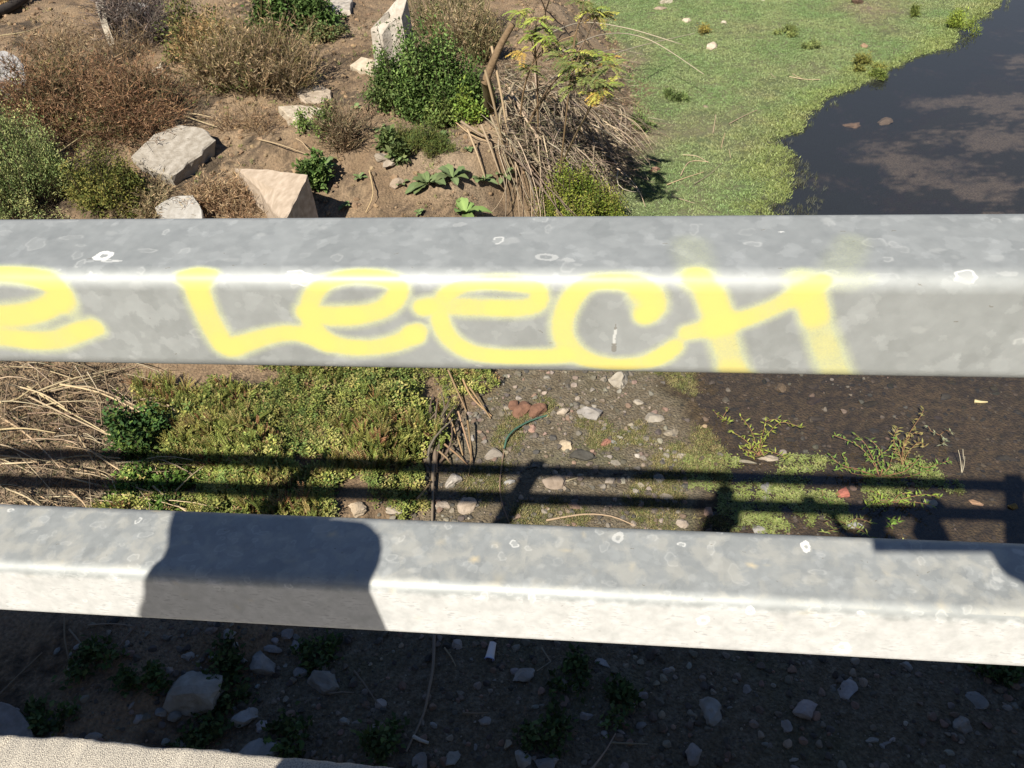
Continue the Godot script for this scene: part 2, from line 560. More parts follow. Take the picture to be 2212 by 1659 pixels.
	for y in TH:
		for x in TW:
			var i := y * TW + x
			var j := (i + off) % n
			var a := c1[j] / 255.0 - 0.5
			var b := c2[j] / 255.0 - 0.5
			var l := n1[j] / 255.0 - 0.5
			var m := n2[j] / 255.0 - 0.5
			var v := 0.600 + 0.016 * a + 0.012 * b + 0.045 * l + 0.03 * m
			v += 0.016 * smoothstep(0.36, 0.40, a) - 0.010 * (1.0 - smoothstep(-0.40, -0.36, a)) + 0.020 * smoothstep(0.42, 0.44, b)
			var r := v
			var g := v + 0.014
			var bl := v + 0.010
			var met := 0.32
			var rg := 0.60 + 0.08 * a + 0.08 * m
			if not upper:
				# chalky white zinc corrosion on the near face, yellowish film on the top
				var w := n3[j] / 255.0
				if y > e_front:
					var q := smoothstep(4.0, 20.0, y - e_front + (m * 4.0 + (w - 0.5) * 12.0))
					var t := q * clampf(0.86 + 0.3 * (w - 0.5) + 0.2 * m, 0.0, 1.0)
					var wv := 0.758 + 0.025 * m + 0.02 * a + 0.05 * (w - 0.5)
					r = lerpf(r, wv, t); g = lerpf(g, wv, t); bl = lerpf(bl, wv - 0.008, t)
					met = lerpf(met, 0.0, t); rg = lerpf(rg, 0.85, t)
					var s := smoothstep(0.58, 0.72, n2[(j + y * 3 * TW) % n] / 255.0) * q * smoothstep(0.5, 0.7, w)
					r -= 0.09 * s; g -= 0.09 * s; bl -= 0.085 * s
				else:
					var t := clampf((w - 0.42) * 1.3, 0.0, 0.4)
					r = lerpf(r, 0.74, t); g = lerpf(g, 0.725, t); bl = lerpf(bl, 0.675, t)
					met = lerpf(met, 0.25, t * 2.0); rg = lerpf(rg, 0.6, t)
			var st := stain[i]
			if st > 0.0:
				r = lerpf(r, 0.85, st); g = lerpf(g, 0.85, st); bl = lerpf(bl, 0.83, st); met = lerpf(met, 0.0, st); rg = lerpf(rg, 0.8, st)
			var ye := yel[i]
			if ye > 0.0:
				r = lerpf(r, 0.86, ye); g = lerpf(g, 0.78, ye); bl = lerpf(bl, 0.62, ye); met = lerpf(met, 0.1, ye)
			var dk := dark[i]
			if dk > 0.0:
				r = lerpf(r, 0.36, dk); g = lerpf(g, 0.33, dk); bl = lerpf(bl, 0.28, dk); met = lerpf(met, 0.0, dk); rg = 0.85
			if upper:
				var sp := spray[i]
				if sp > 0.0:
					# fine droplets at the rim of the stroke; thin coats are paler and greener
					var hs := sin(x * 12.9898 + y * 78.233) * 43758.5453
					var t := clampf(sp + ((hs - floorf(hs) - 0.5) * 1.3 + b * 0.12) * sp * (1.0 - sp), 0.0, 1.0)
					var full := smoothstep(0.55, 0.98, sp)
					r = lerpf(r, lerpf(0.745, 0.80, full), t); g = lerpf(g, lerpf(0.765, 0.752, full), t); bl = lerpf(bl, lerpf(0.58, 0.43, full), t)
					met = lerpf(met, 0.0, t); rg = lerpf(rg, 0.42, t)
			alb[i * 3] = int(clampf(r, 0, 1) * 255.0); alb[i * 3 + 1] = int(clampf(g, 0, 1) * 255.0); alb[i * 3 + 2] = int(clampf(bl, 0, 1) * 255.0)
			orm[i * 3] = 255; orm[i * 3 + 1] = int(clampf(rg, 0.05, 1) * 255.0); orm[i * 3 + 2] = int(clampf(met, 0, 1) * 255.0)
	var mt := ORMMaterial3D.new()
	mt.albedo_texture = ImageTexture.create_from_image(Image.create_from_data(TW, TH, false, Image.FORMAT_RGB8, alb))
	mt.orm_texture = ImageTexture.create_from_image(Image.create_from_data(TW, TH, false, Image.FORMAT_RGB8, orm))
	return mt

# rounded square tube from x0 to x1, base of coordinates at its near top edge
func tube_arrays(x0: float, x1: float, segs: int) -> Array:
	var rad := 0.016
	var prof := []     # [y, f, ny, nf, s]
	var s := 0.0
	var corners := [[TUBE_W - rad, -rad, 0.0], [rad, -rad, 1.0], [rad, -TUBE_H + rad, 2.0], [TUBE_W - rad, -TUBE_H + rad, 3.0]]
	# perimeter parameter: 0 at the back top edge, TUBE_W at the near top edge, then down the near face
	var marks := [0.0, TUBE_W, TUBE_W + TUBE_H, TUBE_W * 2.0 + TUBE_H]
	for c in 4:
		for k in 7:
			var t := k / 6.0
			var an := PI / 2.0 * (c + t)       # 0 = back(+f), 90 = up ... going towards the near side
			var nf := cos(an)
			var ny := sin(an)
			prof.append([corners[c][1] + ny * rad, corners[c][0] + nf * rad, ny, nf, marks[c] + (t - 0.5) * 2.0 * rad])
	var v := PackedVector3Array()
	var n := PackedVector3Array()
	var uv := PackedVector2Array()
	var ix := PackedInt32Array()
	var np := prof.size()
	for i in segs + 1:
		var x := lerpf(x0, x1, float(i) / segs)
		for j in np + 1:
			var p: Array = prof[j % np]
			v.append(Vector3(x, p[0], -p[1])); n.append(Vector3(0, p[2], -p[3]))
			uv.append(Vector2(x / TEX_X + 0.5, (p[4] + (PERIM if j == np else 0.0)) / PERIM))
	for i in segs:
		for j in np:
			var a := i * (np + 1) + j
			var b := a + np + 1
			ix.append_array([a, b + 1, a + 1, a, b, b + 1])
	var arr := []
	arr.resize(Mesh.ARRAY_MAX)
	arr[Mesh.ARRAY_VERTEX] = v; arr[Mesh.ARRAY_NORMAL] = n; arr[Mesh.ARRAY_TEX_UV] = uv; arr[Mesh.ARRAY_INDEX] = ix
	return arr

func build_railing() -> void:
	write_graffiti()
	var root := thing("bridge_railing", "galvanised bridge railing of two square tubes, yellow graffiti on the upper one", "railing", Vector3(0, DECK_Y, -RAIL_F))
	for k in 2:
		var me := ArrayMesh.new()
		me.add_surface_from_arrays(Mesh.PRIMITIVE_TRIANGLES, tube_arrays(-TEX_X / 2, TEX_X / 2, 8))
		me.add_surface_from_arrays(Mesh.PRIMITIVE_TRIANGLES, tube_arrays(-14.0, -TEX_X / 2, 6))
		me.add_surface_from_arrays(Mesh.PRIMITIVE_TRIANGLES, tube_arrays(TEX_X / 2, 14.0, 6))
		me.surface_set_material(0, rail_material(k == 0))
		me.surface_set_material(1, M.zinc)
		me.surface_set_material(2, M.zinc)
		var o := part("rail", me, null, root)
		o.position.y = (TOP_A if k == 0 else TOP_B) - DECK_Y
		o.set_meta("label", "upper rail with the words e Leech sprayed in yellow" if k == 0 else "lower rail with white corrosion along its near face")
	# posts behind the tubes, as far along as the bridge shadow shows them
	for x in [-4.55, -2.5, 2.4, 4.6]:
		var mb := MB.new()
		var o := Vector3(x, 0, -TUBE_W)
		for b in [[-0.09, 0.09, 0.0, 0.014], [-0.006, 0.006, 0.014, 0.075], [-0.09, 0.09, 0.075, 0.089]]:
			add_box(mb, o + Vector3(b[0], -0.02, -b[3]), o + Vector3(b[1], TOP_A - DECK_Y - 0.02, -b[2]), Color(0.5, 0.5, 0.5))
		add_box(mb, o + Vector3(-0.13, -0.005, -0.13), o + Vector3(0.13, 0.015, 0.04), Color(0.5, 0.5, 0.5))
		part("post", mb.mesh(), M.zinc, root)

func add_box(mb: MB, a: Vector3, b: Vector3, col: Color) -> void:
	var p := []
	for k in 8: p.append(Vector3(a.x if k & 1 == 0 else b.x, a.y if k & 2 == 0 else b.y, a.z if k & 4 == 0 else b.z))
	for q in [[0, 2, 3, 1], [4, 5, 7, 6], [0, 1, 5, 4], [2, 6, 7, 3], [0, 4, 6, 2], [1, 3, 7, 5]]:
		mb.quad(p[q[0]], p[q[1]], p[q[2]], p[q[3]], col)

func build_bridge() -> void:
	var root := thing("bridge_deck", "rough concrete edge of the bridge footway below the railing", "bridge", Vector3(0, DECK_Y, 0))
	# kerb: a grid whose outer edge is broken and crumbly
	var mb := MB.new()
	var xs := axis([-16.0, 0.5, -2.0, 0.012, 1.0, 0.5, 16.0])
	var rows := 13
	var w := xs.size()
	for j in rows:
		for i in w:
			var x := xs[i]
			var e := 0.655 + 0.008 * na.get_noise_1d(x * 300.0) + 0.0025 * nc.get_noise_1d(x * 260.0) + 0.012 * na.get_noise_1d(x * 90.0) - 0.012 * x
			var f := 0.0
			var y := 0.0
			if j < 8:
				f = lerpf(0.30, e - 0.012, j / 7.0)
				y = 0.003 * nc.get_noise_2d(x * 700.0, f * 900.0) - 0.004 * maxf(0.0, nc.get_noise_2d(x * 260.0, f * 260.0) - 0.2) * 6.0
			elif j == 8: f = e - 0.003; y = -0.004
			elif j == 9: f = e; y = -0.014
			elif j == 10: f = e + 0.002; y = -0.10
			elif j == 11: f = e; y = -0.35
			else: f = e - 0.2; y = -0.36
			mb.vert(Vector3(x, y, -f), Vector3.UP, Color.WHITE)
	for j in rows - 1:
		for i in w - 1:
			var a := j * w + i
			mb.ix.append_array([a, a + w, a + w + 1, a, a + w + 1, a + 1])
	var st := SurfaceTool.new()
	st.create_from(mb.mesh(), 0)
	st.generate_normals()
	part("kerb", st.commit(), M.concrete, root)
	var s := MB.new()
	add_box(s, Vector3(-16, -0.60, -0.452), Vector3(16, -0.02, 9.0), Color(0.4, 0.4, 0.4))
	part("footway_slab", s.mesh(), M.concrete, root)
	for z in [0.9, 4.2, 7.5]:
		var g := MB.new()
		add_box(g, Vector3(-16, -1.5, z - 0.25), Vector3(16, -0.602, z + 0.25), Color(0.4, 0.4, 0.4))
		part("girder", g.mesh(), M.concrete, root)

# ------------------------------------------------------------------ rocks and slabs
var ico_v := []
var ico_f := []

func build_ico() -> void:
	var t := (1.0 + sqrt(5.0)) / 2.0
	var vs := [Vector3(-1, t, 0), Vector3(1, t, 0), Vector3(-1, -t, 0), Vector3(1, -t, 0), Vector3(0, -1, t), Vector3(0, 1, t), Vector3(0, -1, -t), Vector3(0, 1, -t), Vector3(t, 0, -1), Vector3(t, 0, 1), Vector3(-t, 0, -1), Vector3(-t, 0, 1)]
	for i in vs.size(): vs[i] = vs[i].normalized()
	var fs := [[0, 11, 5], [0, 5, 1], [0, 1, 7], [0, 7, 10], [0, 10, 11], [1, 5, 9], [5, 11, 4], [11, 10, 2], [10, 7, 6], [7, 1, 8], [3, 9, 4], [3, 4, 2], [3, 2, 6], [3, 6, 8], [3, 8, 9], [4, 9, 5], [2, 4, 11], [6, 2, 10], [8, 6, 7], [9, 8, 1]]
	for level in 3:
		ico_v.append(vs.duplicate()); ico_f.append(fs.duplicate())
		var mid := {}
		var nf := []
		for f in fs:
			var m := []
			for e in 3:
				var a: int = f[e]
				var b: int = f[(e + 1) % 3]
				var key := mini(a, b) * 100000 + maxi(a, b)
				if not mid.has(key):
					vs.append(((vs[a] + vs[b]) * 0.5).normalized())
					mid[key] = vs.size() - 1
				m.append(mid[key])
			nf.append([f[0], m[0], m[2]]); nf.append([f[1], m[1], m[0]]); nf.append([f[2], m[2], m[1]]); nf.append([m[0], m[1], m[2]])
		fs = nf

# an angular stone: a ball cut by random planes
func rock_mesh(level: int, size: Vector3, cuts: int, rough: float, col: Color, sd: int) -> ArrayMesh:
	var r := RandomNumberGenerator.new()
	r.seed = sd
	var vs: Array = ico_v[level].duplicate()
	for k in cuts:
		var n := Vector3(r.randfn(), r.randfn() * 0.8, r.randfn()).normalized()
		var d := r.randf_range(0.42, 0.78)
		for i in vs.size():
			var e: float = vs[i].dot(n) - d
			if e > 0.0: vs[i] -= n * e
	for i in vs.size():
		var p: Vector3 = vs[i]
		p += p.normalized() * rough * na.get_noise_3d(p.x * 130.0 + sd * 7.0, p.y * 130.0, p.z * 130.0)
		p += p.normalized() * rough * 0.5 * nc.get_noise_3d(p.x * 90.0 + sd * 5.0, p.y * 90.0, p.z * 90.0)
		vs[i] = p * size
	var mb := MB.new()
	for f in ico_f[level]:
		mb.tri(vs[f[0]], vs[f[1]], vs[f[2]], col)
	return mb.mesh()

func jitter(c: Color, a: float) -> Color:
	var k := 1.0 + rng.randf_range(-a, a)
	return Color(c.r * k * (1.0 + rng.randf_range(-a, a) * 0.3), c.g * k, c.b * k * (1.0 + rng.randf_range(-a, a) * 0.3))

# stone seen at a picture point, w and h in picture pixels of its visible outline
func stone(px: float, py: float, w: float, h: float, col: Color, label: String, group := "", nm := "stone", cuts := 7, level := 2) -> MeshInstance3D:
	var p := gp(px, py)
	var m := mpp(p)
	var sx := w * 0.5 * m * 1.18
	var dep := absf(ray(px, py).y)
	var sz := h * 0.5 * m * 1.15 / lerpf(dep, 1.0, 0.35)
	var sy := minf(sx, sz) * rng.randf_range(0.6, 0.85)
	var o := lump(nm, rock_mesh(level, Vector3(sx, sy, sz), cuts, 0.16, col, rng.randi() % 100000), M.rock, on_ground(p.x, -p.z) + Vector3(0, sy * 0.08, 0), label, "stone", group)
	o.rotation.y = rng.randf_range(-0.4, 0.4)
	return o

# slab with a flat, slightly tilted top: outline points [px, py, height above ground]; sides flare out and reach into the ground
func slab(nm: String, label: String, outline: Array, col: Color, flare: float, edge := 0.03, group := "", base_px := []) -> void:
	var c := Vector3.ZERO
	var top := []
	var mid := Vector2.ZERO
	for q in outline: mid += Vector2(q[0], q[1]) / outline.size()
	var g0 := gp(mid.x, mid.y)
	for q in outline: top.append(gp(q[0], q[1], q[2]))
	for t in top: c += t / top.size()
	var base := Vector3(c.x, hgt(c.x, -c.z), c.z)
	# subdivide and roughen the rim
	var rim := []
	var k := top.size()
	for i in k:
		var a: Vector3 = top[i]
		var b: Vector3 = top[(i + 1) % k]
		var n := maxi(2, int(a.distance_to(b) / 0.10))
		for j in n:
			var p := a.lerp(b, float(j) / n)
			var off := edge * na.get_noise_3d(p.x * 250.0, p.y * 250.0, p.z * 250.0) + edge * 0.6 * nc.get_noise_2d(p.x * 200.0, p.z * 200.0)
			var out := Vector3(p.x - c.x, 0, p.z - c.z).normalized()
			rim.append(p + out * off * (0.3 if j == 0 else 1.0) - base)
	var n := rim.size()
	var cc := c - base
	var mb := MB.new()
	var rings := [[0.93, 0.0, 0.0], [1.0, -edge * 0.8, 0.0], [1.0 + flare * 0.3, -0.33, 0.0], [1.0 + flare * 0.7, -0.66, 0.0], [1.0 + flare, -1.0, 0.0]]
	var tn := Vector3.ZERO
	for i in n: tn += (rim[(i + 1) % n] - cc).cross(rim[i] - cc)
	if tn.y < 0.0: tn = -tn
	tn = tn.normalized()
	var ci := mb.vert(cc, tn, col)
	var prev := []
	var pi := []
	for s: float in [0.33, 0.66, 0.955]:
		var cur := []
		var cu := []
		for i in n:
			var p: Vector3 = cc.lerp(rim[i], s)
			p += tn * 0.014 * nb.get_noise_2d((p.x + base.x) * 60.0, (p.z + base.z) * 60.0)
			cur.append(p)
			cu.append(mb.vert(p, tn, col))
		for i in n:
			var a2 := (i + 1) % n
			if pi.is_empty(): mb.ix.append_array([ci, cu[i], cu[a2]])
			else: mb.ix.append_array([pi[i], cu[i], cu[a2], pi[i], cu[a2], pi[a2]])
		prev = cur
		pi = cu
	for ri in range(1, rings.size()):
		var cur := []
		for i in n:
			var p: Vector3 = rim[i]
			var out := Vector3(p.x - cc.x, 0, p.z - cc.z)
			var low := hgt(p.x + base.x, -(p.z + base.z)) - base.y - 0.15
			if ri == 1: p.y -= edge * 0.5
			else: p.y = lerpf(p.y, minf(low, p.y - 0.05), -rings[ri][1])
			p += out * (rings[ri][0] - 1.0)
			p += out.normalized() * edge * 0.8 * nc.get_noise_3d((p.x + base.x) * 120.0, p.y * 160.0, (p.z + base.z) * 120.0)
			cur.append(p)
		for i in n: mb.quad(prev[i], cur[i], cur[(i + 1) % n], prev[(i + 1) % n], col)
		prev = cur
	lump(nm, mb.mesh(), M.rock, base, label, "rock", group)

# ------------------------------------------------------------------ plants
# position and size of a plant whose outline fills a picture rectangle
func fit(x0: float, y0: float, x1: float, y1: float, deep := 0.75) -> Dictionary:
	var g := gp((x0 + x1) * 0.5, y1)
	var m := mpp(g)
	var rx := (x1 - x0) * 0.5 * m
	var rz := rx * deep
	var dep := absf(ray((x0 + x1) * 0.5, (y0 + y1) * 0.5).y)
	var hh := ((y1 - y0) * m - 1.3 * rz * dep) / sqrt(1.0 - dep * dep)
	hh = maxf(hh, rx * 0.35)
	var f := -g.z + rz * 0.75
	var x := CAM.x + (g.x - CAM.x) * f / -g.z
	return {"p": on_ground(x, f), "rx": rx, "rz": rz, "h": hh}

func curve_pts(a: Vector3, b: Vector3, sag: Vector3, k: int) -> PackedVector3Array:
	var r := PackedVector3Array()
	for i in k + 1:
		var t := float(i) / k
		r.append(a.lerp(b, t) + sag * (4.0 * t * (1.0 - t)))
	return r

func local_h(base: Vector3, x: float, z: float) -> float:
	return hgt(base.x + x, -(base.z + z)) - base.y

# shrub of leafy shoots
func shrub(nm: String, label: String, F: Dictionary, o: Dictionary, group := "") -> Node3D:
	var root := thing(nm, label, o.get("cat", "bush"), F.p, group)
	var lm := MB.new()
	var sm := MB.new()
	var cols: Array = o.cols
	var shoots: int = o.get("shoots", 160)
	var per: int = o.get("per", 26)
	var ll: float = o.get("len", 0.055)
	var lw: float = o.get("wid", 0.025)
	var upr: float = o.get("upright", 0.4)
	var clumps := []
	for k in maxi(5, shoots / 16):
		var an := rng.randf() * TAU
		var rr := sqrt(rng.randf()) * 0.95
		clumps.append([cos(an) * rr, sin(an) * rr, rng.randf_range(0.35, 1.15), rng.randf_range(0.12, 0.36), rng.randf_range(0.7, 1.3)])
	for s in shoots:
		var cp: Array = clumps[rng.randi() % clumps.size()]
		var an := rng.randf() * TAU
		var rr: float = sqrt(rng.randf()) * cp[3]
		if rng.randf() < 0.10: rr *= 1.7
		var nx: float = cp[0] + cos(an) * rr
		var nz: float = cp[1] + sin(an) * rr
		var tx: float = nx * F.rx
		var tz: float = nz * F.rz
		var dome: float = sqrt(maxf(0.06, 1.0 - minf(1.0, (nx * nx + nz * nz) * 0.8)))
		dome *= 1.0 - 0.45 * (rr / cp[3]) * (rr / cp[3])
		var gy := local_h(F.p, tx, tz)
		var ty: float = gy + F.h * cp[2] * maxf(dome, 0.05) * rng.randf_range(0.6, 1.08) + 0.03
		if rng.randf() < 0.14: ty += F.h * rng.randf_range(0.08, 0.38)
		var tip := Vector3(tx, ty, tz)
		var kx := lerpf(0.8, 0.96, upr)
		var st := Vector3(lerpf(cp[0] * F.rx, tx, 0.5) * kx, 0, lerpf(cp[1] * F.rz, tz, 0.5) * kx)
		st.y = local_h(F.p, st.x, st.z)
		var pts := curve_pts(st, tip, Vector3(0, 0.12 * F.h * (1.0 - upr), 0), 4)
		var col: Color = cols[rng.randi() % cols.size()] * float(cp[4])
		if rng.randf() < o.get("bare", 0.45): sm.tube(pts, 0.008, 0.003, 3, jitter(o.get("stem", Color(0.10, 0.075, 0.045)), 0.3))
		for k in per:
			var t := rng.randf_range(o.get("from", 0.35), 1.0)
			var i := mini(3, int(t * 4.0))
			var p: Vector3 = pts[i].lerp(pts[i + 1], t * 4.0 - i)
			p += Vector3(rng.randfn(), rng.randfn() * 0.7, rng.randfn()) * float(o.get("spread", 0.045))
			var ax := (pts[i + 1] - pts[i]).normalized()
			var d: Vector3 = (Vector3(rng.randfn(), rng.randfn() * 0.6 + 0.1, rng.randfn()).normalized() + ax * float(o.get("along", 0.5))).normalized()
			var u := (Vector3.UP + Vector3(rng.randfn(), rng.randfn(), rng.randfn()) * 0.55).normalized()
			var z := rng.randf_range(0.65, 1.25)
			lm.leaf(p, d, u, ll * z, lw * z, jitter(col, 0.28))
	part("foliage", lm.mesh(), o.get("mat", M.leaf), root)
	if sm.v.size() > 0: part("stems", sm.mesh(), M.dry, root).set_meta("kind", "stuff")
	return root

# dry brush of thin twigs or stalks
func brush(nm: String, label: String, F: Dictionary, o: Dictionary, group := "") -> Node3D:
	var root := thing(nm, label, o.get("cat", "bush"), F.p, group)
	var mb := MB.new()
	var fm := MB.new()
	var cols: Array = o.cols
	var upr: float = o.get("upright", 0.3)
	var ln0: float = o.get("len", 0.5)
	var lean: Vector3 = o.get("lean", Vector3.ZERO)
	var clumps := []
	for k in maxi(4, int(o.get("stems", 500)) / 55):
		var ca := rng.randf() * TAU
		var cr := sqrt(rng.randf()) * 0.9
		clumps.append([cos(ca) * cr, sin(ca) * cr, rng.randf_range(0.4, 1.15), rng.randf_range(0.12, 0.34), cols[rng.randi() % cols.size()]])
	for s in o.get("stems", 500):
		var cp: Array = clumps[rng.randi() % clumps.size()]
		var an := rng.randf() * TAU
		var rr: float = sqrt(rng.randf())
		var x: float = (cp[0] + cos(an) * rr * cp[3]) * F.rx
		var z: float = (cp[1] + sin(an) * rr * cp[3]) * F.rz
		var dome: float = cp[2] * sqrt(maxf(0.10, 1.0 - rr * rr * 0.6)) * sqrt(maxf(0.12, 1.0 - 0.8 * (cp[0] * cp[0] + cp[1] * cp[1])))
		var lift: float = F.h * dome * rng.randf()
		var a := Vector3(x, local_h(F.p, x, z) + lift * (1.0 - upr), z)
		if rng.randf() < 0.25 + upr * 0.7: a.y = local_h(F.p, x, z) - 0.02
		var out := Vector3(cos(an), 0, sin(an)) * rr
		var d: Vector3 = (Vector3(rng.randfn(), rng.randfn() * 0.5, rng.randfn()) * (1.0 - upr) + Vector3(0, 1.2 * upr + 0.25, 0) + out * 0.6 + lean).normalized()
		var ln := ln0 * rng.randf_range(0.45, 1.2)
		if upr > 0.5: ln = minf(ln, F.h * dome * rng.randf_range(0.75, 1.15) + 0.08)
		var b := a + d * ln
		b.y = maxf(b.y, local_h(F.p, b.x, b.z) + 0.01)
		var pts := curve_pts(a, b, Vector3(rng.randfn() * 0.06, rng.randf_range(0.0, 0.16), rng.randfn() * 0.06) * ln, 3)
		var col := jitter(cp[4] if rng.randf() < 0.6 else cols[rng.randi() % cols.size()], 0.3)
		mb.tube(pts, o.get("thick", 0.005), o.get("thick", 0.005) * 0.5, 3, col)
		for k in o.get("fine", 5):
			var t := rng.randf_range(0.3, 1.0)
			var i := mini(2, int(t * 3.0))
			var p: Vector3 = pts[i].lerp(pts[i + 1], t * 3.0 - i)
			var dd := (d + Vector3(rng.randfn(), rng.randfn(), rng.randfn()) * 0.9).normalized()
			fm.leaf(p, dd, Vector3(rng.randfn(), rng.randfn(), rng.randfn()).normalized(), o.get("flen", 0.09) * rng.randf_range(0.5, 1.3), o.get("fwid", 0.010), jitter(cp[4] if rng.randf() < 0.6 else cols[rng.randi() % cols.size()], 0.35))
	part("stalks", mb.mesh(), M.dry, root).set_meta("kind", "stuff")
	if fm.v.size() > 0: part("twigs", fm.mesh(), M.dry_thin, root).set_meta("kind", "stuff")
	return root

# rosette of broad, wavy leaves; each leaf a part
func rosette(px: float, py: float, span: float, leaves: int, label: String, group := "", col := Color(0.085, 0.135, 0.065)) -> void:
	var p := gp(px, py)
	var r := span * 0.5 * mpp(p) * 1.3
	var root := thing("broadleaf_weed", label, "plant", p, group)
	var a0 := rng.randf() * TAU
	for k in leaves:
		var an := a0 + TAU * k / leaves + rng.randf_range(-0.3, 0.3)
		var ln := r * rng.randf_range(0.65, 1.05)
		var el := rng.randf_range(0.25, 0.95)
		var wd := ln * rng.randf_range(0.46, 0.62)
		var dirh := Vector3(cos(an), 0, sin(an))
		var side := Vector3(-sin(an), 0, cos(an))
		var mb := MB.new()
		var c := jitter(col, 0.2)
		var rows := 7
		for i in rows:
			var t := float(i) / (rows - 1)
			var wv := wd * sin(PI * clampf(0.06 + t * 0.90, 0.0, 1.0)) * (0.75 + 0.25 * t)
			var cp := dirh * ln * (t * cos(el) + 0.02) + Vector3.UP * (ln * sin(el) * t - ln * 0.42 * t * t + 0.01)
			for j in 5:
				var s := (j - 2) / 2.0
				var q := cp + side * s * wv * 0.5 + Vector3.UP * (absf(s) * wv * 0.16 + (0.06 * wd * sin(t * 17.0 + k * 2.0) if absf(s) > 0.9 else 0.0))
				mb.vert(q, Vector3.UP, c if j != 2 else Color(c.r * 1.35, c.g * 1.3, c.b * 1.3))
		for i in rows - 1:
			for j in 4:
				var b := i * 5 + j
				mb.ix.append_array([b, b + 5, b + 6, b, b + 6, b + 1])
		var st := SurfaceTool.new()
		st.create_from(mb.mesh(), 0)
		st.generate_normals()
		part("leaf", st.commit(), M.leaf_gloss, root)

# a stick or stalk through picture points, lying on or above the ground: [px, py, lift]
func stick(nm: String, label: String, pts: Array, r0: float, r1: float, col: Color, cat: String, group := "", mat: Material = null) -> MeshInstance3D:
	var w := PackedVector3Array()
	var c3 := []
	for q in pts:
		var p := gp(q[0], q[1], q[2])
		c3.append(p)
	var sm := catmull(c3, 0.08)
	var base: Vector3 = sm[0]
	for s: Vector3 in sm: w.append(s - base + Vector3(0, r0 * 0.6, 0))
	var mb := MB.new()
	mb.tube(w, r0, r1, 6, col)
	return lump(nm, mb.mesh(), mat if mat != null else M.dry, base, label, cat, group)

func multi(nm: String, me: Mesh, mat: Material, xf: Array, cols: Array, label: String, category: String) -> void:
	var mm := MultiMesh.new()
	mm.transform_format = MultiMesh.TRANSFORM_3D
	mm.use_colors = true
	mm.mesh = me
	mm.instance_count = xf.size()
	for i in xf.size():
		mm.set_instance_transform(i, xf[i])
		mm.set_instance_color(i, cols[i])
	var o := MultiMeshInstance3D.new()
	o.name = numbered(nm)
	o.multimesh = mm
	o.material_override = mat
	add_child(o, true)
	tag(o, label, category)
	o.set_meta("kind", "stuff")

func poly(a: Array) -> PackedVector2Array:
	var r := PackedVector2Array()
	for p in a: r.append(Vector2(p[0], p[1]))
	return r

func xform(p: Vector3, s: float, tilt := 0.25) -> Transform3D:
	var b := Basis(Vector3.UP, rng.randf() * TAU)
	b = Basis(Vector3(rng.randfn(), 0, rng.randfn()).normalized(), rng.randf() * tilt) * b
	return Transform3D(b.scaled(Vector3(s, s, s)), p)

func _ready() -> void:
	rng.seed = 20240611
	# ---------------------------------------------------------------- camera
	var cam := Camera3D.new()
	cam.name = "camera"
	cam.fov = 51.69
	cam.near = 0.05
	cam.far = 600.0
	cam.transform = Transform3D(Basis(RIGHT, UP, -FWD).orthonormalized(), CAM)
	add_child(cam)
	cam.current = true
	# ---------------------------------------------------------------- sky, exposure
	var sm := ProceduralSkyMaterial.new()
	sm.sky_top_color = Color(0.32, 0.45, 0.66)
	sm.sky_horizon_color = Color(0.72, 0.76, 0.81)
	sm.sky_curve = 0.26
	sm.ground_bottom_color = Color(0.25, 0.22, 0.18)
	sm.ground_horizon_color = Color(0.55, 0.55, 0.52)
	sm.sun_angle_max = 1.0
	var sky := Sky.new()
	sky.sky_material = sm
	var env := Environment.new()
	env.background_mode = Environment.BG_SKY
	env.sky = sky
	env.background_energy_multiplier = 0.37
	env.tonemap_mode = Environment.TONE_MAPPER_LINEAR
	env.tonemap_exposure = 1.75
	env.sdfgi_enabled = true
	env.ssao_enabled = true
	env.ssil_enabled = true
	var we := WorldEnvironment.new()
	we.name = "world_environment"
	we.environment = env
	add_child(we)
	# ---------------------------------------------------------------- sun: behind and to the left, 46 degrees high
	var sun := DirectionalLight3D.new()
	sun.name = "sun"
	sun.light_color = Color(1.0, 0.97, 0.92)
	sun.light_energy = 1.5
	sun.light_angular_distance = 0.5
	sun.shadow_enabled = true
	add_child(sun)
	sun.look_at_from_position(Vector3.ZERO, Vector3(0.31, -1.0, -0.909), Vector3.UP)
	# ---------------------------------------------------------------- noises
	na.seed = 11; na.frequency = 0.01; na.fractal_octaves = 4
	nb.seed = 12; nb.frequency = 0.05; nb.fractal_octaves = 3
	nc.seed = 13; nc.frequency = 0.15; nc.fractal_octaves = 2
	build_materials()
	build_ico()
	build_ground()
	build_bridge()
	build_railing()
	build_rocks()
	build_bank_plants()
	build_deadwood()
	build_near_bank()
	build_meadow()
	build_mud()
	build_under_bridge()
	build_people()

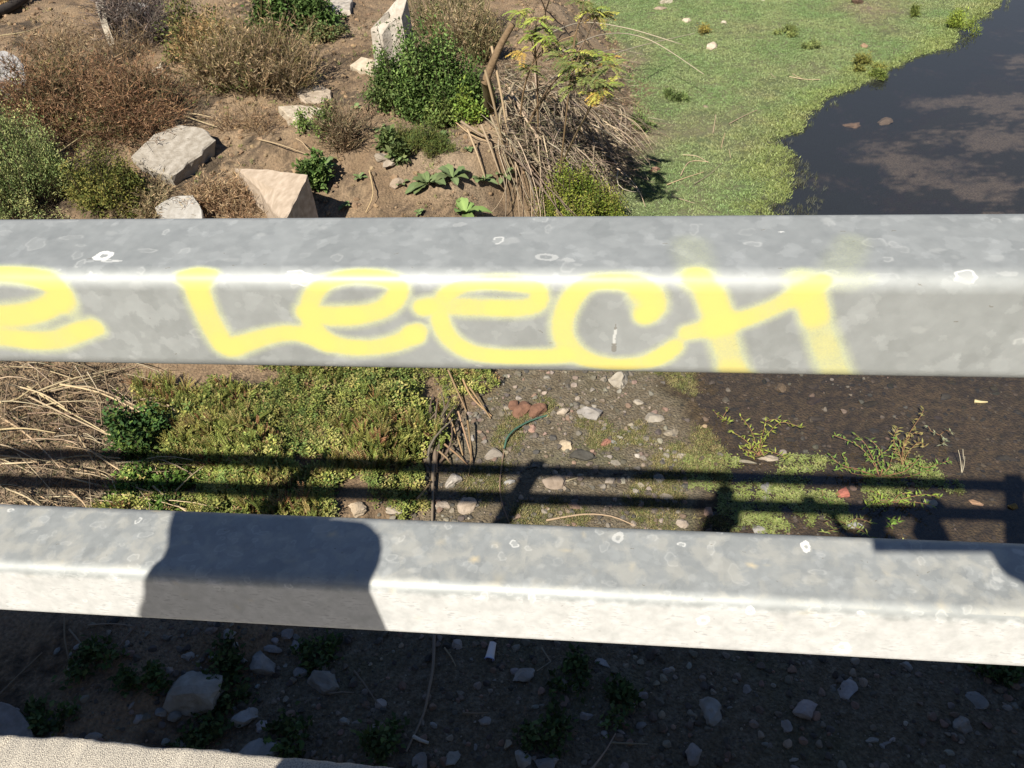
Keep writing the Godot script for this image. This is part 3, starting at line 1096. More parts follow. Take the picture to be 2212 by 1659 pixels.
func build_rocks() -> void:
	var pale := Color(0.50, 0.46, 0.39)
	var grey := Color(0.40, 0.40, 0.39)
	# concrete slabs and blocks tipped on the bank
	slab("concrete_slab", "pale flat concrete slab half under the red-brown brush", [[280, 338, 0.16], [330, 290, 0.20], [388, 268, 0.24], [440, 276, 0.24], [464, 300, 0.24], [420, 342, 0.22], [368, 380, 0.20], [322, 366, 0.17]], Color(0.42, 0.385, 0.33), -0.16, 0.04)
	slab("concrete_block", "large wedge-shaped concrete block with a sunlit sloping top and dark side", [[506, 362, 0.30], [590, 366, 0.62], [663, 376, 0.95], [640, 430, 0.95], [614, 478, 0.95], [586, 452, 0.55], [560, 410, 0.36]], Color(0.52, 0.43, 0.34), 0.06, 0.025)
	slab("concrete_slab", "small pale concrete slab at the foot of the grey-green bush", [[334, 446, 0.20], [372, 424, 0.22], [416, 420, 0.24], [436, 452, 0.22], [440, 482, 0.2], [360, 486, 0.18]], Color(0.44, 0.43, 0.40), 0.02, 0.03)
	slab("concrete_slab", "cream triangular slab lying on bare soil beside leafy weeds", [[600, 228, 0.12], [650, 226, 0.14], [702, 234, 0.14], [700, 262, 0.10], [664, 272, 0.08], [630, 256, 0.10]], Color(0.62, 0.54, 0.42), 0.02, 0.02)
	slab("concrete_slab", "dusty pale slab nearly buried in the path above the cream slab", [[628, 190, 0.03], [690, 182, 0.05], [716, 196, 0.05], [712, 216, 0.04], [660, 222, 0.03]], Color(0.50, 0.42, 0.33), 0.02, 0.03)
	slab("standing_rock", "tall pale concrete chunk standing on edge beside the big green bush", [[800, 62, 0.85], [838, 22, 1.05], [868, -18, 1.15], [880, -6, 1.15], [866, 36, 1.0], [842, 50, 0.9], [826, 72, 0.8]], Color(0.58, 0.53, 0.46), 0.10, 0.03)
	slab("flat_rock", "low pale rock in front of the tall standing chunk", [[756, 140, 0.10], [780, 122, 0.16], [808, 128, 0.18], [806, 150, 0.12], [776, 152, 0.08]], Color(0.56, 0.49, 0.38), 0.05, 0.02)
	slab("flat_rock", "flat pale rock in the path beyond the dark green bush", [[696, 4, 0.10], [724, -14, 0.12], [760, -6, 0.12], [756, 22, 0.10], [728, 24, 0.08]], Color(0.52, 0.48, 0.42), 0.05, 0.03)
	slab("grey_boulder", "light grey boulder with a dark crack beside the red-brown brush", [[-60, 150, 0.50], [-30, 112, 0.66], [10, 108, 0.66], [36, 122, 0.60], [56, 150, 0.46], [50, 178, 0.30], [0, 186, 0.26], [-50, 184, 0.3]], Color(0.40, 0.40, 0.41), 0.12, 0.05)
	slab("flat_rock", "pale grey slab under the dead lilac-grey shrub", [[246, 16, 0.18], [280, 4, 0.2], [320, 6, 0.2], [322, 34, 0.16], [270, 42, 0.14]], Color(0.42, 0.41, 0.39), 0.05, 0.03)
	slab("concrete_post", "pale concrete post lying tilted up the bare slope", [[200, -30, 0.42], [216, -34, 0.42], [224, 10, 0.40], [234, 56, 0.30], [222, 62, 0.28], [210, 24, 0.38]], Color(0.58, 0.52, 0.42), 0.06, 0.02)
	stone(355, 158, 46, 34, Color(0.55, 0.48, 0.38), "pale rounded rock poking out behind the red-brown brush")
	stone(380, 92, 28, 12, Color(0.45, 0.40, 0.33), "half buried tan rock under the tall dry weeds")
	stone(1098, 285, 26, 22, Color(0.30, 0.21, 0.14), "brown clod hanging on the eroded bank")
	stone(1110, 325, 44, 30, Color(0.29, 0.20, 0.135), "large earth clod lower on the eroded bank")
	stone(845, 350, 22, 30, Color(0.42, 0.36, 0.29), "tan stone between the leafy weeds")
	stone(826, 340, 34, 16, Color(0.38, 0.33, 0.27), "half shaded tan stone between the leafy weeds")
	stone(860, 398, 34, 18, Color(0.40, 0.32, 0.24), "flat sandy stone in front of the broadleaf weeds")
	stone(60, 292, 30, 16, Color(0.45, 0.41, 0.35), "pale stone between the grey-green bush and the brown brush")
	stone(110, 258, 20, 12, Color(0.45, 0.42, 0.38), "small pale stone inside the red-brown brush")
	for q in [[958, 30, 0], [690, 150, 0], [742, 165, 0], [520, 330, 0], [575, 335, 0], [640, 320, 0], [770, 430, 0], [1005, 420, 0], [1060, 418, 0], [905, 440, 0], [935, 452, 0], [1120, 430, 0], [1140, 452, 0], [735, 345, 0], [490, 300, 0], [560, 300, 0], [600, 300, 0], [160, 60, 0], [120, 90, 0], [190, 95, 0], [70, 70, 0], [140, 30, 0]]:
		stone(q[0], q[1], rng.randf_range(7, 14), rng.randf_range(5, 9), jitter(Color(0.30, 0.212, 0.128), 0.2), "small clod of dry soil on the bare bank", "clods of dry soil on the bank", "soil_clod", 5, 1)

func build_bank_plants() -> void:
	# ---- bushes of the bank, far to near
	shrub("bush", "dark green bush in shade at the head of the dirt path", fit(560, -60, 745, 88), {"cols": [Color(0.048, 0.087, 0.022), Color(0.072, 0.123, 0.032), Color(0.095, 0.145, 0.043)], "shoots": 260, "per": 26, "len": 0.085, "wid": 0.05, "spread": 0.06})
	brush("dead_shrub", "dead lilac-grey shrub of bare twigs on the slope", fit(228, -40, 395, 98), {"cols": [Color(0.14, 0.105, 0.09), Color(0.20, 0.155, 0.13), Color(0.10, 0.08, 0.065)], "stems": 700, "len": 0.7, "thick": 0.007, "fine": 4, "flen": 0.16, "fwid": 0.012, "upright": 0.25})
	shrub("bush", "olive green bush mixed with dry stalks at the top of the slope", fit(370, -40, 520, 150), {"cols": [Color(0.119, 0.131, 0.038), Color(0.117, 0.105, 0.036), Color(0.080, 0.109, 0.032)], "shoots": 230, "per": 22, "len": 0.06, "wid": 0.03, "upright": 0.8, "spread": 0.06})
	brush("dry_grass", "golden tuft of dry grass among tall weeds", fit(395, 30, 500, 145), {"mat2": 1, "cols": [Color(0.48, 0.33, 0.15), Color(0.40, 0.27, 0.12), Color(0.34, 0.24, 0.12)], "stems": 900, "len": 0.9, "thick": 0.005, "fine": 9, "flen": 0.10, "fwid": 0.012, "upright": 0.7, "cat": "dry grass"})
	brush("dry_weeds", "broad mass of tall tan dry weeds beside the dirt path", fit(450, 10, 680, 205), {"cols": [Color(0.25, 0.175, 0.095), Color(0.32, 0.235, 0.13), Color(0.17, 0.125, 0.07), Color(0.127, 0.110, 0.036)], "stems": 1700, "len": 0.85, "thick": 0.005, "fine": 9, "flen": 0.10, "fwid": 0.014, "upright": 0.55, "cat": "dry weeds"})
	shrub("bush", "green leaves growing through the tall tan weeds", fit(470, 110, 640, 205), {"cols": [Color(0.095, 0.123, 0.038), Color(0.143, 0.167, 0.054)], "shoots": 110, "per": 18, "len": 0.06, "wid": 0.032, "spread": 0.07})
	brush("dry_weeds", "thin brown dry weeds over the bare upper slope", fit(60, 75, 330, 150), {"cols": [Color(0.24, 0.16, 0.085), Color(0.32, 0.24, 0.14), Color(0.16, 0.11, 0.06)], "stems": 420, "len": 0.55, "thick": 0.004, "fine": 4, "flen": 0.09, "fwid": 0.010, "upright": 0.45, "cat": "dry weeds"})
	brush("dry_bush", "wide red-brown dry bush spread over the concrete slab", fit(20, 118, 450, 318), {"cols": [Color(0.20, 0.105, 0.052), Color(0.25, 0.14, 0.07), Color(0.14, 0.078, 0.04), Color(0.30, 0.19, 0.10), Color(0.09, 0.075, 0.032)], "stems": 2600, "len": 0.62, "thick": 0.0045, "fine": 9, "flen": 0.085, "fwid": 0.012, "upright": 0.3})
	shrub("bush", "olive sprigs over the far side of the red-brown bush", fit(70, 120, 230, 215), {"cols": [Color(0.138, 0.120, 0.032), Color(0.17, 0.145, 0.06), Color(0.143, 0.145, 0.038)], "shoots": 110, "per": 18, "len": 0.05, "wid": 0.016, "spread": 0.06})
	shrub("bush", "feathery grey-green bush beside the red-brown one", fit(-110, 200, 225, 500), {"cols": [Color(0.254, 0.290, 0.108), Color(0.175, 0.232, 0.081), Color(0.334, 0.348, 0.140), Color(0.127, 0.174, 0.060)], "shoots": 900, "per": 62, "len": 0.036, "wid": 0.011, "upright": 0.5, "spread": 0.05, "along": 1.0})
	shrub("bush", "dark olive low bush between the grey-green bush and the slab", fit(185, 330, 345, 490), {"cols": [Color(0.119, 0.123, 0.030), Color(0.175, 0.160, 0.043), Color(0.072, 0.087, 0.022)], "shoots": 330, "per": 34, "len": 0.042, "wid": 0.018, "spread": 0.05})
	brush("dry_grass", "straw-brown dry grass in front of the wedge-shaped block", fit(430, 395, 590, 490), {"cols": [Color(0.30, 0.20, 0.11), Color(0.24, 0.15, 0.08), Color(0.36, 0.26, 0.15)], "stems": 480, "len": 0.35, "thick": 0.004, "fine": 6, "flen": 0.08, "fwid": 0.010, "upright": 0.35, "cat": "dry grass"})
	shrub("weed_clump", "green weed clump at the edge of the cream slab", fit(652, 215, 745, 300), {"cols": [Color(0.095, 0.138, 0.038), Color(0.143, 0.189, 0.054)], "shoots": 90, "per": 20, "len": 0.055, "wid": 0.028, "cat": "weeds"})
	shrub("weed_clump", "dark leafy weed in front of the wedge-shaped block", fit(662, 318, 742, 420), {"cols": [Color(0.072, 0.123, 0.032), Color(0.111, 0.167, 0.049)], "shoots": 70, "per": 16, "len": 0.10, "wid": 0.06, "cat": "weeds"})
	brush("dry_weeds", "dry brown stalks between the cream slab and the broadleaf weeds", fit(700, 240, 830, 345), {"cols": [Color(0.28, 0.21, 0.12), Color(0.19, 0.13, 0.075), Color(0.12, 0.10, 0.05)], "stems": 330, "len": 0.55, "thick": 0.005, "fine": 5, "flen": 0.08, "fwid": 0.012, "upright": 0.5, "cat": "dry weeds"})
	shrub("weed_clump", "leafy weed growing among dry stalks above the tan stone", fit(815, 285, 885, 345), {"cols": [Color(0.088, 0.123, 0.043), Color(0.136, 0.174, 0.065)], "shoots": 60, "per": 14, "len": 0.10, "wid": 0.06, "cat": "weeds"})
	shrub("bush", "big dense green bush beside the standing rock", fit(822, 50, 1062, 268, 0.6), {"cols": [Color(0.072, 0.123, 0.030), Color(0.104, 0.167, 0.043), Color(0.143, 0.203, 0.060), Color(0.056, 0.094, 0.024)], "shoots": 1000, "per": 40, "len": 0.062, "wid": 0.028, "upright": 0.75, "spread": 0.055})
	shrub("weed_clump", "bright green weeds at the foot of the big bush", fit(975, 190, 1050, 275), {"cols": [Color(0.159, 0.246, 0.043), Color(0.223, 0.290, 0.054)], "shoots": 80, "per": 18, "len": 0.07, "wid": 0.035, "cat": "weeds"})
	brush("dry_weeds", "tall thin brown stalks rising behind the big green bush", fit(900, -70, 1070, 90), {"cols": [Color(0.24, 0.18, 0.10), Color(0.30, 0.235, 0.14), Color(0.17, 0.15, 0.075), Color(0.191, 0.189, 0.065)], "stems": 620, "len": 1.3, "thick": 0.006, "fine": 7, "flen": 0.10, "fwid": 0.014, "upright": 0.9, "cat": "dry weeds"})
	shrub("fennel_patch", "feathery dark green patch between broadleaf weeds", fit(848, 268, 975, 342, 0.6), {"cols": [Color(0.095, 0.123, 0.032), Color(0.143, 0.152, 0.043), Color(0.072, 0.102, 0.030)], "shoots": 220, "per": 40, "len": 0.06, "wid": 0.007, "spread": 0.05, "cat": "plant"})
	shrub("ground_cover_bush", "yellow-green low bush at the foot of the bank by the lawn", fit(1168, 372, 1350, 520, 0.9), {"cols": [Color(0.152, 0.196, 0.030), Color(0.207, 0.239, 0.038), Color(0.095, 0.138, 0.024), Color(0.239, 0.232, 0.054)], "shoots": 820, "per": 34, "len": 0.036, "wid": 0.017, "upright": 0.6, "spread": 0.04})
	brush("dry_weeds", "brown stalks standing between the big bush and the broken trunk", fit(960, -40, 1068, 130), {"cols": [Color(0.26, 0.195, 0.10), Color(0.20, 0.165, 0.075), Color(0.31, 0.235, 0.14), Color(0.15, 0.145, 0.06)], "stems": 520, "len": 1.2, "thick": 0.006, "fine": 8, "flen": 0.10, "fwid": 0.016, "upright": 0.85, "cat": "dry weeds"})
	shrub("bush", "loose green shoots spilling from the big bush towards the path", fit(795, 130, 930, 262), {"cols": [Color(0.10, 0.14, 0.045), Color(0.14, 0.175, 0.06), Color(0.075, 0.11, 0.035)], "shoots": 150, "per": 22, "len": 0.06, "wid": 0.026, "upright": 0.4, "spread": 0.06})
	shrub("bush", "yellowish green shoots at the base of the big bush", fit(900, 190, 1010, 285), {"cols": [Color(0.17, 0.215, 0.06), Color(0.12, 0.17, 0.045)], "shoots": 130, "per": 22, "len": 0.06, "wid": 0.028, "upright": 0.5, "spread": 0.05})
	shrub("weed_clump", "sprawling green weeds on the path beside the tall dry weeds", fit(640, 40, 770, 100), {"cols": [Color(0.09, 0.12, 0.045), Color(0.13, 0.15, 0.06), Color(0.16, 0.13, 0.06)], "shoots": 110, "per": 16, "len": 0.07, "wid": 0.03, "cat": "weeds"})
	shrub("weed_clump", "olive weeds along the lower edge of the red-brown bush", fit(110, 250, 300, 335), {"cols": [Color(0.17, 0.165, 0.065), Color(0.22, 0.19, 0.08), Color(0.12, 0.13, 0.045)], "shoots": 150, "per": 20, "len": 0.045, "wid": 0.018, "cat": "weeds"})
	brush("dry_grass", "pale dry grass around the small concrete slab", fit(290, 395, 400, 475), {"cols": [Color(0.33, 0.25, 0.14), Color(0.22, 0.17, 0.09), Color(0.15, 0.14, 0.06)], "stems": 260, "len": 0.35, "thick": 0.004, "fine": 6, "flen": 0.09, "fwid": 0.010, "upright": 0.4, "cat": "dry grass"})
	brush("dry_weeds", "reddish dry weeds on bare soil above the cream slab", fit(470, 215, 620, 300), {"cols": [Color(0.22, 0.14, 0.075), Color(0.29, 0.20, 0.11)], "stems": 130, "len": 0.4, "thick": 0.004, "fine": 4, "flen": 0.08, "fwid": 0.010, "upright": 0.4, "cat": "dry weeds"})
	# ---- golden corner and small tufts
	brush("dry_grass", "golden dry grass beside the charred log", fit(-60, -40, 40, 30), {"cols": [Color(0.48, 0.33, 0.15), Color(0.40, 0.28, 0.13)], "stems": 260, "len": 0.6, "thick": 0.005, "fine": 6, "flen": 0.10, "fwid": 0.013, "upright": 0.6, "cat": "dry grass"})
	# ---- broadleaf weeds on bare soil
	var big := Color(0.125, 0.165, 0.070)
	rosette(925, 398, 98, 9, "large broadleaf rosette with wavy grey-green leaves on bare soil", "", big)
	rosette(978, 385, 80, 8, "upright broadleaf rosette touching the largest one", "", big)
	rosette(1042, 392, 66, 8, "broadleaf rosette with drooping leaves, first of the pair by the eroded bank", "", big)
	rosette(1088, 382, 66, 8, "broadleaf rosette with raised leaves, second of the pair by the eroded bank", "", big)
	rosette(1005, 462, 92, 8, "bright green broadleaf rosette just behind the upper rail", "", Color(0.16, 0.235, 0.075))
	rosette(866, 400, 40, 7, "small rosette beside the flat sandy stone", "", big)
	var small := [[776, 386, 34, "small rosette beside the thin leaning stalk"], [700, 365, 66, "leafy rosette in front of the wedge block's shadow"], [820, 282, 46, "rosette above the half shaded tan stone"], [955, 300, 50, "bright rosette beside the feathery dark patch"], [905, 245, 46, "rosette below the big green bush"], [938, 262, 40, "lower rosette at the foot of the big green bush"], [770, 238, 36, "rosette in the path beside dry stalks"], [1012, 325, 34, "lone small rosette on the eroded slope"], [890, 320, 40, "rosette growing out of the feathery patch"], [745, 448, 36, "rosette in the wedge block's shadow"], [905, 462, 30, "low rosette hiding behind the upper rail"], [700, 395, 50, "rosette in front of the dark leafy weed"]]
	for q in small: rosette(q[0], q[1], q[2], 7, q[3], "small broadleaf weeds on the bank", Color(0.125, 0.175, 0.070))
	# ---- tiny weeds and litter scattered over the bank soil: nobody could count them
	var sp := MB.new()
	for k in 9: sp.leaf(Vector3(rng.randfn(), 0.2, rng.randfn()) * 0.012, Vector3(rng.randfn(), 0.8, rng.randfn()).normalized(), Vector3.UP, rng.randf_range(0.03, 0.075), 0.011, Color(1, 1, 1))
	var xf := []
	var cl := []
	var tries := 0
	while xf.size() < 5200 and tries < 40000:
		tries += 1
		var f := rng.randf_range(8.0, 24.0)
		var x := rng.randf_range(-14.0, 0.6)
		var dn := nb.get_noise_2d(x * 11.0 + 300.0, f * 11.0) + 0.6 * na.get_noise_2d(x * 30.0, f * 30.0)
		if dn < 0.06: continue
		if table(FOOT, f) - x < 0.1: continue
		xf.append(xform(on_ground(x, f), rng.randf_range(0.5, 1.3), 0.8))
		cl.append(jitter([Color(0.22, 0.15, 0.08), Color(0.30, 0.21, 0.12), Color(0.159, 0.174, 0.049), Color(0.15, 0.10, 0.06)][rng.randi() % 4], 0.3))
	multi("bank_litter", sp.mesh(), M.dry_thin, xf, cl, "dry blades and leaf litter strewn over the bank soil", "litter")
	# crumbs of soil
	var cr := rock_mesh(0, Vector3(0.02, 0.015, 0.02), 3, 0.1, Color(1, 1, 1), 99)
	xf = []
	cl = []
	for k in 11000:
		var f := rng.randf_range(8.0, 24.0)
		var x := rng.randf_range(-14.0, 0.6)
		if table(FOOT, f) - x < 0.0: continue
		xf.append(xform(on_ground(x, f), pow(rng.randf(), 5.0) * 3.0 + 0.45, 3.0))
		cl.append(jitter(Color(0.31, 0.222, 0.135), 0.25))
	multi("soil_crumbs", cr, M.rock, xf, cl, "crumbs of dry brown soil over the bank", "soil")

# a spray of pinnate leaves hanging from a point
func spray_part(mb: MB, tip: Vector3, fronds: int, ln: float, cols: Array) -> void:
	for k in fronds:
		var an := rng.randf() * TAU
		var d := Vector3(cos(an), rng.randf_range(-0.5, 0.35), sin(an)).normalized()
		var l := ln * rng.randf_range(0.6, 1.1)
		var pts := curve_pts(tip, tip + d * l + Vector3(0, -0.2 * l, 0), Vector3(0, 0.12 * l, 0), 5)
		var col: Color = cols[rng.randi() % cols.size()]
		mb.tube(pts, 0.004, 0.002, 3, Color(0.22, 0.15, 0.06))
		var s := d.cross(Vector3.UP).normalized()
		for i in 11:
			var t := 0.2 + 0.8 * i / 10.0
			var q := mini(4, int(t * 5.0))
			var p: Vector3 = pts[q].lerp(pts[q + 1], t * 5.0 - q)
			for e in [-1.0, 1.0]:
				mb.leaf(p, (s * e + d * 0.45 + Vector3(0, rng.randf_range(-0.35, 0.1), 0)).normalized(), Vector3.UP, l * 0.30 * (1.15 - 0.5 * t), l * 0.11, jitter(col, 0.2))

func at_height(px: float, py: float, y: float) -> Vector3:
	var d := ray(px, py)
	return CAM + d * ((y - CAM.y) / d.y)

func build_deadwood() -> void:
	var bark := Color(0.24, 0.165, 0.095)
	# leaning stump with its mossy foot
	var base := gp(1052, 235)
	var st := thing("tree_stump", "broken leaning trunk with a mossy yellow-brown foot", "stump", base)
	var foot := MB.new()
	var a := Vector3(0, -0.1, 0)
	var elbow := at_height(1046, 165, base.y + 0.75) - base
	var top := at_height(1108, 52, base.y + 1.45) - base
	var fp := curve_pts(a, elbow, Vector3(0.05, 0, 0), 6)
	foot.tube(fp, 0.12, 0.075, 9, Color(0.15, 0.105, 0.05), Color(0.20, 0.17, 0.075))
	part("foot", foot.mesh(), M.rock, st)
	var tr := MB.new()
	tr.tube(curve_pts(elbow + Vector3(0, -0.1, 0), top, Vector3(0, 0.06, 0), 6), 0.062, 0.045, 8, bark)
	part("trunk", tr.mesh(), M.rock, st)
	for q in [[1048, 150, 1090, 330], [1062, 100, 1098, 300]]:
		var b := MB.new()
		b.tube(curve_pts(at_height(q[0], q[1], base.y + 1.1) - base, gp(q[2], q[3], 0.02) - base, Vector3(0.03, 0, 0.1), 6), 0.022, 0.012, 6, Color(0.36, 0.265, 0.16))
		part("hanging_branch", b.mesh(), M.dry, st)
	# sapling with yellowing compound leaves; its shade falls on the lawn
	var sb := gp(1165, 330)
	var sap := thing("sapling", "thin sapling with yellow-green compound leaves over the dead branches", "tree", sb)
	var lime := [Color(0.30, 0.36, 0.07), Color(0.22, 0.30, 0.06), Color(0.40, 0.42, 0.09)]
	var gold := [Color(0.44, 0.40, 0.09), Color(0.38, 0.38, 0.08), Color(0.46, 0.31, 0.08)]
	var green := [Color(0.17, 0.205, 0.065), Color(0.21, 0.25, 0.08), Color(0.13, 0.16, 0.055)]
	var sprays := [[1125, 25, 2.9, lime], [1160, 40, 2.9, lime], [1175, 62, 2.7, green], [1150, 75, 2.7, lime], [1128, 112, 2.4, gold], [1172, 92, 2.6, lime], [1186, 78, 2.7, lime], [1200, 105, 2.4, green], [1216, 122, 2.5, green], [1250, 112, 2.7, lime], [1248, 140, 2.5, lime], [1276, 118, 2.6, green], [1310, 122, 2.6, lime], [1305, 135, 2.5, gold], [1262, 168, 2.4, green], [1235, 172, 2.3, green], [1285, 176, 2.4, green], [1298, 196, 2.3, gold], [1282, 208, 2.2, gold], [1310, 178, 2.3, lime], [1280, 20, 3.1, lime], [1292, 34, 3.0, gold], [1262, 4, 3.2, green], [1142, 150, 2.2, green]]
	var fans := []
	for k in 6:
		var c := Vector3.ZERO
		for m in 4: c += (at_height(sprays[k * 4 + m][0], sprays[k * 4 + m][1], sprays[k * 4 + m][2] + 0.4) - sb) * 0.25
		var b0 := Vector3(rng.randf_range(-0.35, 0.5), 0, rng.randf_range(-0.5, 0.3))
		b0.y = local_h(sb, b0.x, b0.z) - 0.08
		var pts := curve_pts(b0, c + Vector3(0, -0.12, 0), Vector3(rng.randfn() * 0.1, 0.25, rng.randfn() * 0.15), 6)
		var stem := MB.new()
		stem.tube(pts, 0.017, 0.008, 6, jitter(bark, 0.25))
		part("trunk", stem.mesh(), M.dry, sap)
		fans.append(pts)
	for k in 8:
		sprays.append([rng.randf_range(1185, 1325), rng.randf_range(88, 205), rng.randf_range(2.2, 2.8), green])
	for n in sprays.size():
		var q: Array = sprays[n]
		var tip := at_height(q[0], q[1], q[2] + 0.4) - sb
		var pts: PackedVector3Array = fans[(n / 4) % 6 if n < 24 else 2 + n % 4]
		var br := MB.new()
		br.tube(curve_pts(pts[4 + n % 3], tip, Vector3(0, 0.08, 0.0), 4), 0.009, 0.004, 5, Color(0.26, 0.18, 0.10))
		var bo := part("branch", br.mesh(), M.dry, sap)
		var sm := MB.new()
		spray_part(sm, tip, 8, 0.235, q[3])
		part("leaf_spray", sm.mesh(), M.leaf, bo)
	# long dead canes that arch out over the lawn
	var canes := [[[1150, 90], [1250, 50], [1350, 60], [1460, 92], [1480, 100]], [[1180, 130], [1300, 75], [1400, 85], [1520, 160]], [[1190, 170], [1290, 130], [1380, 100], [1500, 72]], [[1210, 180], [1310, 110], [1400, 120]], [[1160, 200], [1240, 120], [1290, 40], [1300, 10]], [[1175, 60], [1178, 25], [1165, -10]], [[1178, 25], [1188, -5], [1192, -20]]]
	for i in canes.size():
		var c3 := []
		var ps: Array = canes[i]
		for k in ps.size():
			var t := float(k) / (ps.size() - 1)
			c3.append(at_height(ps[k][0], ps[k][1], lerpf(1.7, 0.7, t) if i < 4 else lerpf(1.5, 2.9, t)))
		var sm := catmull(c3, 0.12)
		var w := PackedVector3Array()
		for s: Vector3 in sm: w.append(s - sm[0])
		var mb := MB.new()
		mb.tube(w, 0.016, 0.006, 6, Color(0.42, 0.36, 0.26) if i < 4 else Color(0.15, 0.11, 0.075))
		lump("dead_cane", mb.mesh(), M.dry, sm[0], "long bleached cane arching from the branch pile over the lawn" if i < 4 else "dark bare cane standing up out of the branch pile", "branch", "bleached canes arching over the lawn" if i < 4 else "dark bare canes standing in the pile")
	# the pile: branches swept down over the bank; each one that can be told apart is a part
	var pb := gp(1200, 300)
	var pile := thing("branch_pile", "tangled pile of dead branches sliding down the bank", "branch pile", pb)
	var main := [[[1080, 195], [1130, 235], [1160, 320], [1215, 385]], [[1100, 190], [1150, 280], [1200, 330], [1238, 390]], [[1150, 190], [1168, 280], [1180, 350]], [[1155, 150], [1165, 260], [1172, 330], [1180, 380]], [[1090, 210], [1100, 300], [1110, 350]], [[1200, 200], [1230, 290], [1290, 380]], [[1220, 215], [1270, 300], [1320, 380]], [[1180, 190], [1240, 260], [1330, 350]], [[1240, 230], [1300, 310], [1340, 350]], [[1130, 200], [1190, 185], [1255, 192]], [[1085, 215], [1120, 212], [1160, 205]], [[1110, 180], [1080, 250], [1085, 320], [1105, 370]], [[1060, 250], [1085, 310], [1120, 380]], [[1040, 270], [1060, 320], [1085, 390]], [[1010, 280], [1030, 330], [1048, 385]], [[1160, 300], [1150, 250], [1190, 220]], [[1250, 260], [1275, 330], [1285, 370]], [[1270, 250], [1310, 320], [1360, 400]], [[995, 262], [1030, 285], [1068, 305]], [[1150, 330], [1190, 400], [1210, 440]]]
	for q in main:
		var c3 := []
		for k in q.size(): c3.append(gp(q[k][0], q[k][1], 0.30 - 0.22 * k / (q.size() - 1.0)))
		var sm := catmull(c3, 0.15)
		var w := PackedVector3Array()
		for s: Vector3 in sm: w.append(s - pb)
		var mb := MB.new()
		mb.tube(w, rng.randf_range(0.016, 0.026), 0.008, 6, jitter(Color(0.36, 0.285, 0.19), 0.25))
		part("branch", mb.mesh(), M.dry, pile)
	for k in 270:
		var x := rng.randf_range(1075, 1350)
		var y := rng.randf_range(150, 385)
		if y < 150 + (x - 1075) * 0.25: y += 60
		var l := rng.randf_range(0.5, 1.2)
		var p := gp(x, y, rng.randf_range(0.03, 0.40))
		var e := p + Vector3(rng.randf_range(-0.1, 0.9), 0, rng.randf_range(-0.2, 1.0)).normalized() * l
		e.y = hgt(e.x, -e.z) + rng.randf_range(0.02, 0.25)
		var mb := MB.new()
		mb.tube(curve_pts(p - pb, e - pb, Vector3(rng.randfn() * 0.08, rng.randf_range(0, 0.14), rng.randfn() * 0.08), 5), rng.randf_range(0.006, 0.013), 0.004, 4, jitter([Color(0.32, 0.26, 0.18), Color(0.20, 0.15, 0.105), Color(0.40, 0.33, 0.23), Color(0.14, 0.105, 0.08)][rng.randi() % 4], 0.25))
		part("twig", mb.mesh(), M.dry, pile)
	var fuzz := MB.new()
	for k in 5200:
		var p := gp(rng.randf_range(1070, 1360), rng.randf_range(130, 400), rng.randf_range(0.0, 0.28))
		var t := topx(p)
		if t.y > 400 - absf(t.x - 1240) * 0.5 and t.x < 1180: continue
		fuzz.leaf(p - pb, Vector3(rng.randf_range(-0.4, 1), rng.randf_range(-0.3, 0.3), rng.randf_range(-0.3, 1)).normalized(), Vector3(rng.randfn(), 1, rng.randfn()).normalized(), rng.randf_range(0.10, 0.35), 0.010, jitter([Color(0.22, 0.17, 0.115), Color(0.30, 0.24, 0.16), Color(0.13, 0.10, 0.075), Color(0.10, 0.10, 0.045)][rng.randi() % 4], 0.3))
	var fz := part("fine_twigs", fuzz.mesh(), M.dry_thin, pile)
	fz.set_meta("kind", "stuff")
	# charred log, loose sticks of the bank
	stick("charred_log", "charred dark log lying at the top of the slope", [[-20, 42, 0.05], [25, 22, 0.06], [66, -4, 0.05]], 0.11, 0.08, Color(0.045, 0.038, 0.034), "log", "", M.rock)
	var bank := [[[0, 78], [70, 66], [130, 38]], [[195, 152], [235, 132], [300, 98]], [[205, 150], [250, 124], [318, 92]], [[215, 168], [250, 192], [275, 205]], [[30, 245], [60, 232], [90, 222]], [[2, 385], [80, 285], [150, 255]], [[10, 452], [70, 375], [170, 300], [225, 262]], [[395, 250], [430, 262], [470, 275]], [[400, 245], [440, 250], [478, 262]], [[560, 302], [610, 315], [665, 335]], [[640, 300], [655, 310], [668, 326]], [[798, 370], [806, 420], [790, 460]], [[985, 265], [1015, 290], [1050, 305]], [[735, 300], [770, 250], [795, 215]], [[740, 305], [785, 262], [800, 238]], [[255, 408], [290, 416], [320, 424]]]
	var stalk_labels := ["thin dark stalk across the bare upper slope", "pale stalk above the red-brown bush, lower of a crossing pair", "pale stalk above the red-brown bush, upper of a crossing pair", "short white stalk on the far edge of the red-brown bush", "pale stalk between the grey boulder and the grey-green bush", "long straw rising out of the grey-green bush", "longest straw arching over the grey-green bush", "lower straw at the right edge of the red-brown bush", "upper straw at the right edge of the red-brown bush", "pale stalk lying on bare soil above the wedge block", "short twig beside the stalk above the wedge block", "thin upright stalk in front of the small rosette", "brown stalk at the top of the eroded slope", "pale bent stalk among weeds right of the cream slab", "second bent stalk among weeds right of the cream slab", "straw lying beside the small concrete slab"]
	for q in bank:
		var ps := []
		for k in q.size(): ps.append([q[k][0], q[k][1], 0.05 + 0.25 * sin(PI * k / (q.size() - 1.0)) * (1.0 if q[0][0] < 200 and q[0][1] > 300 else 0.3)])
		stick("dry_stalk", stalk_labels[bank.find(q)], ps, 0.012, 0.006, jitter(Color(0.42, 0.32, 0.18), 0.25), "stalk", "pale dry stalks on the bank")

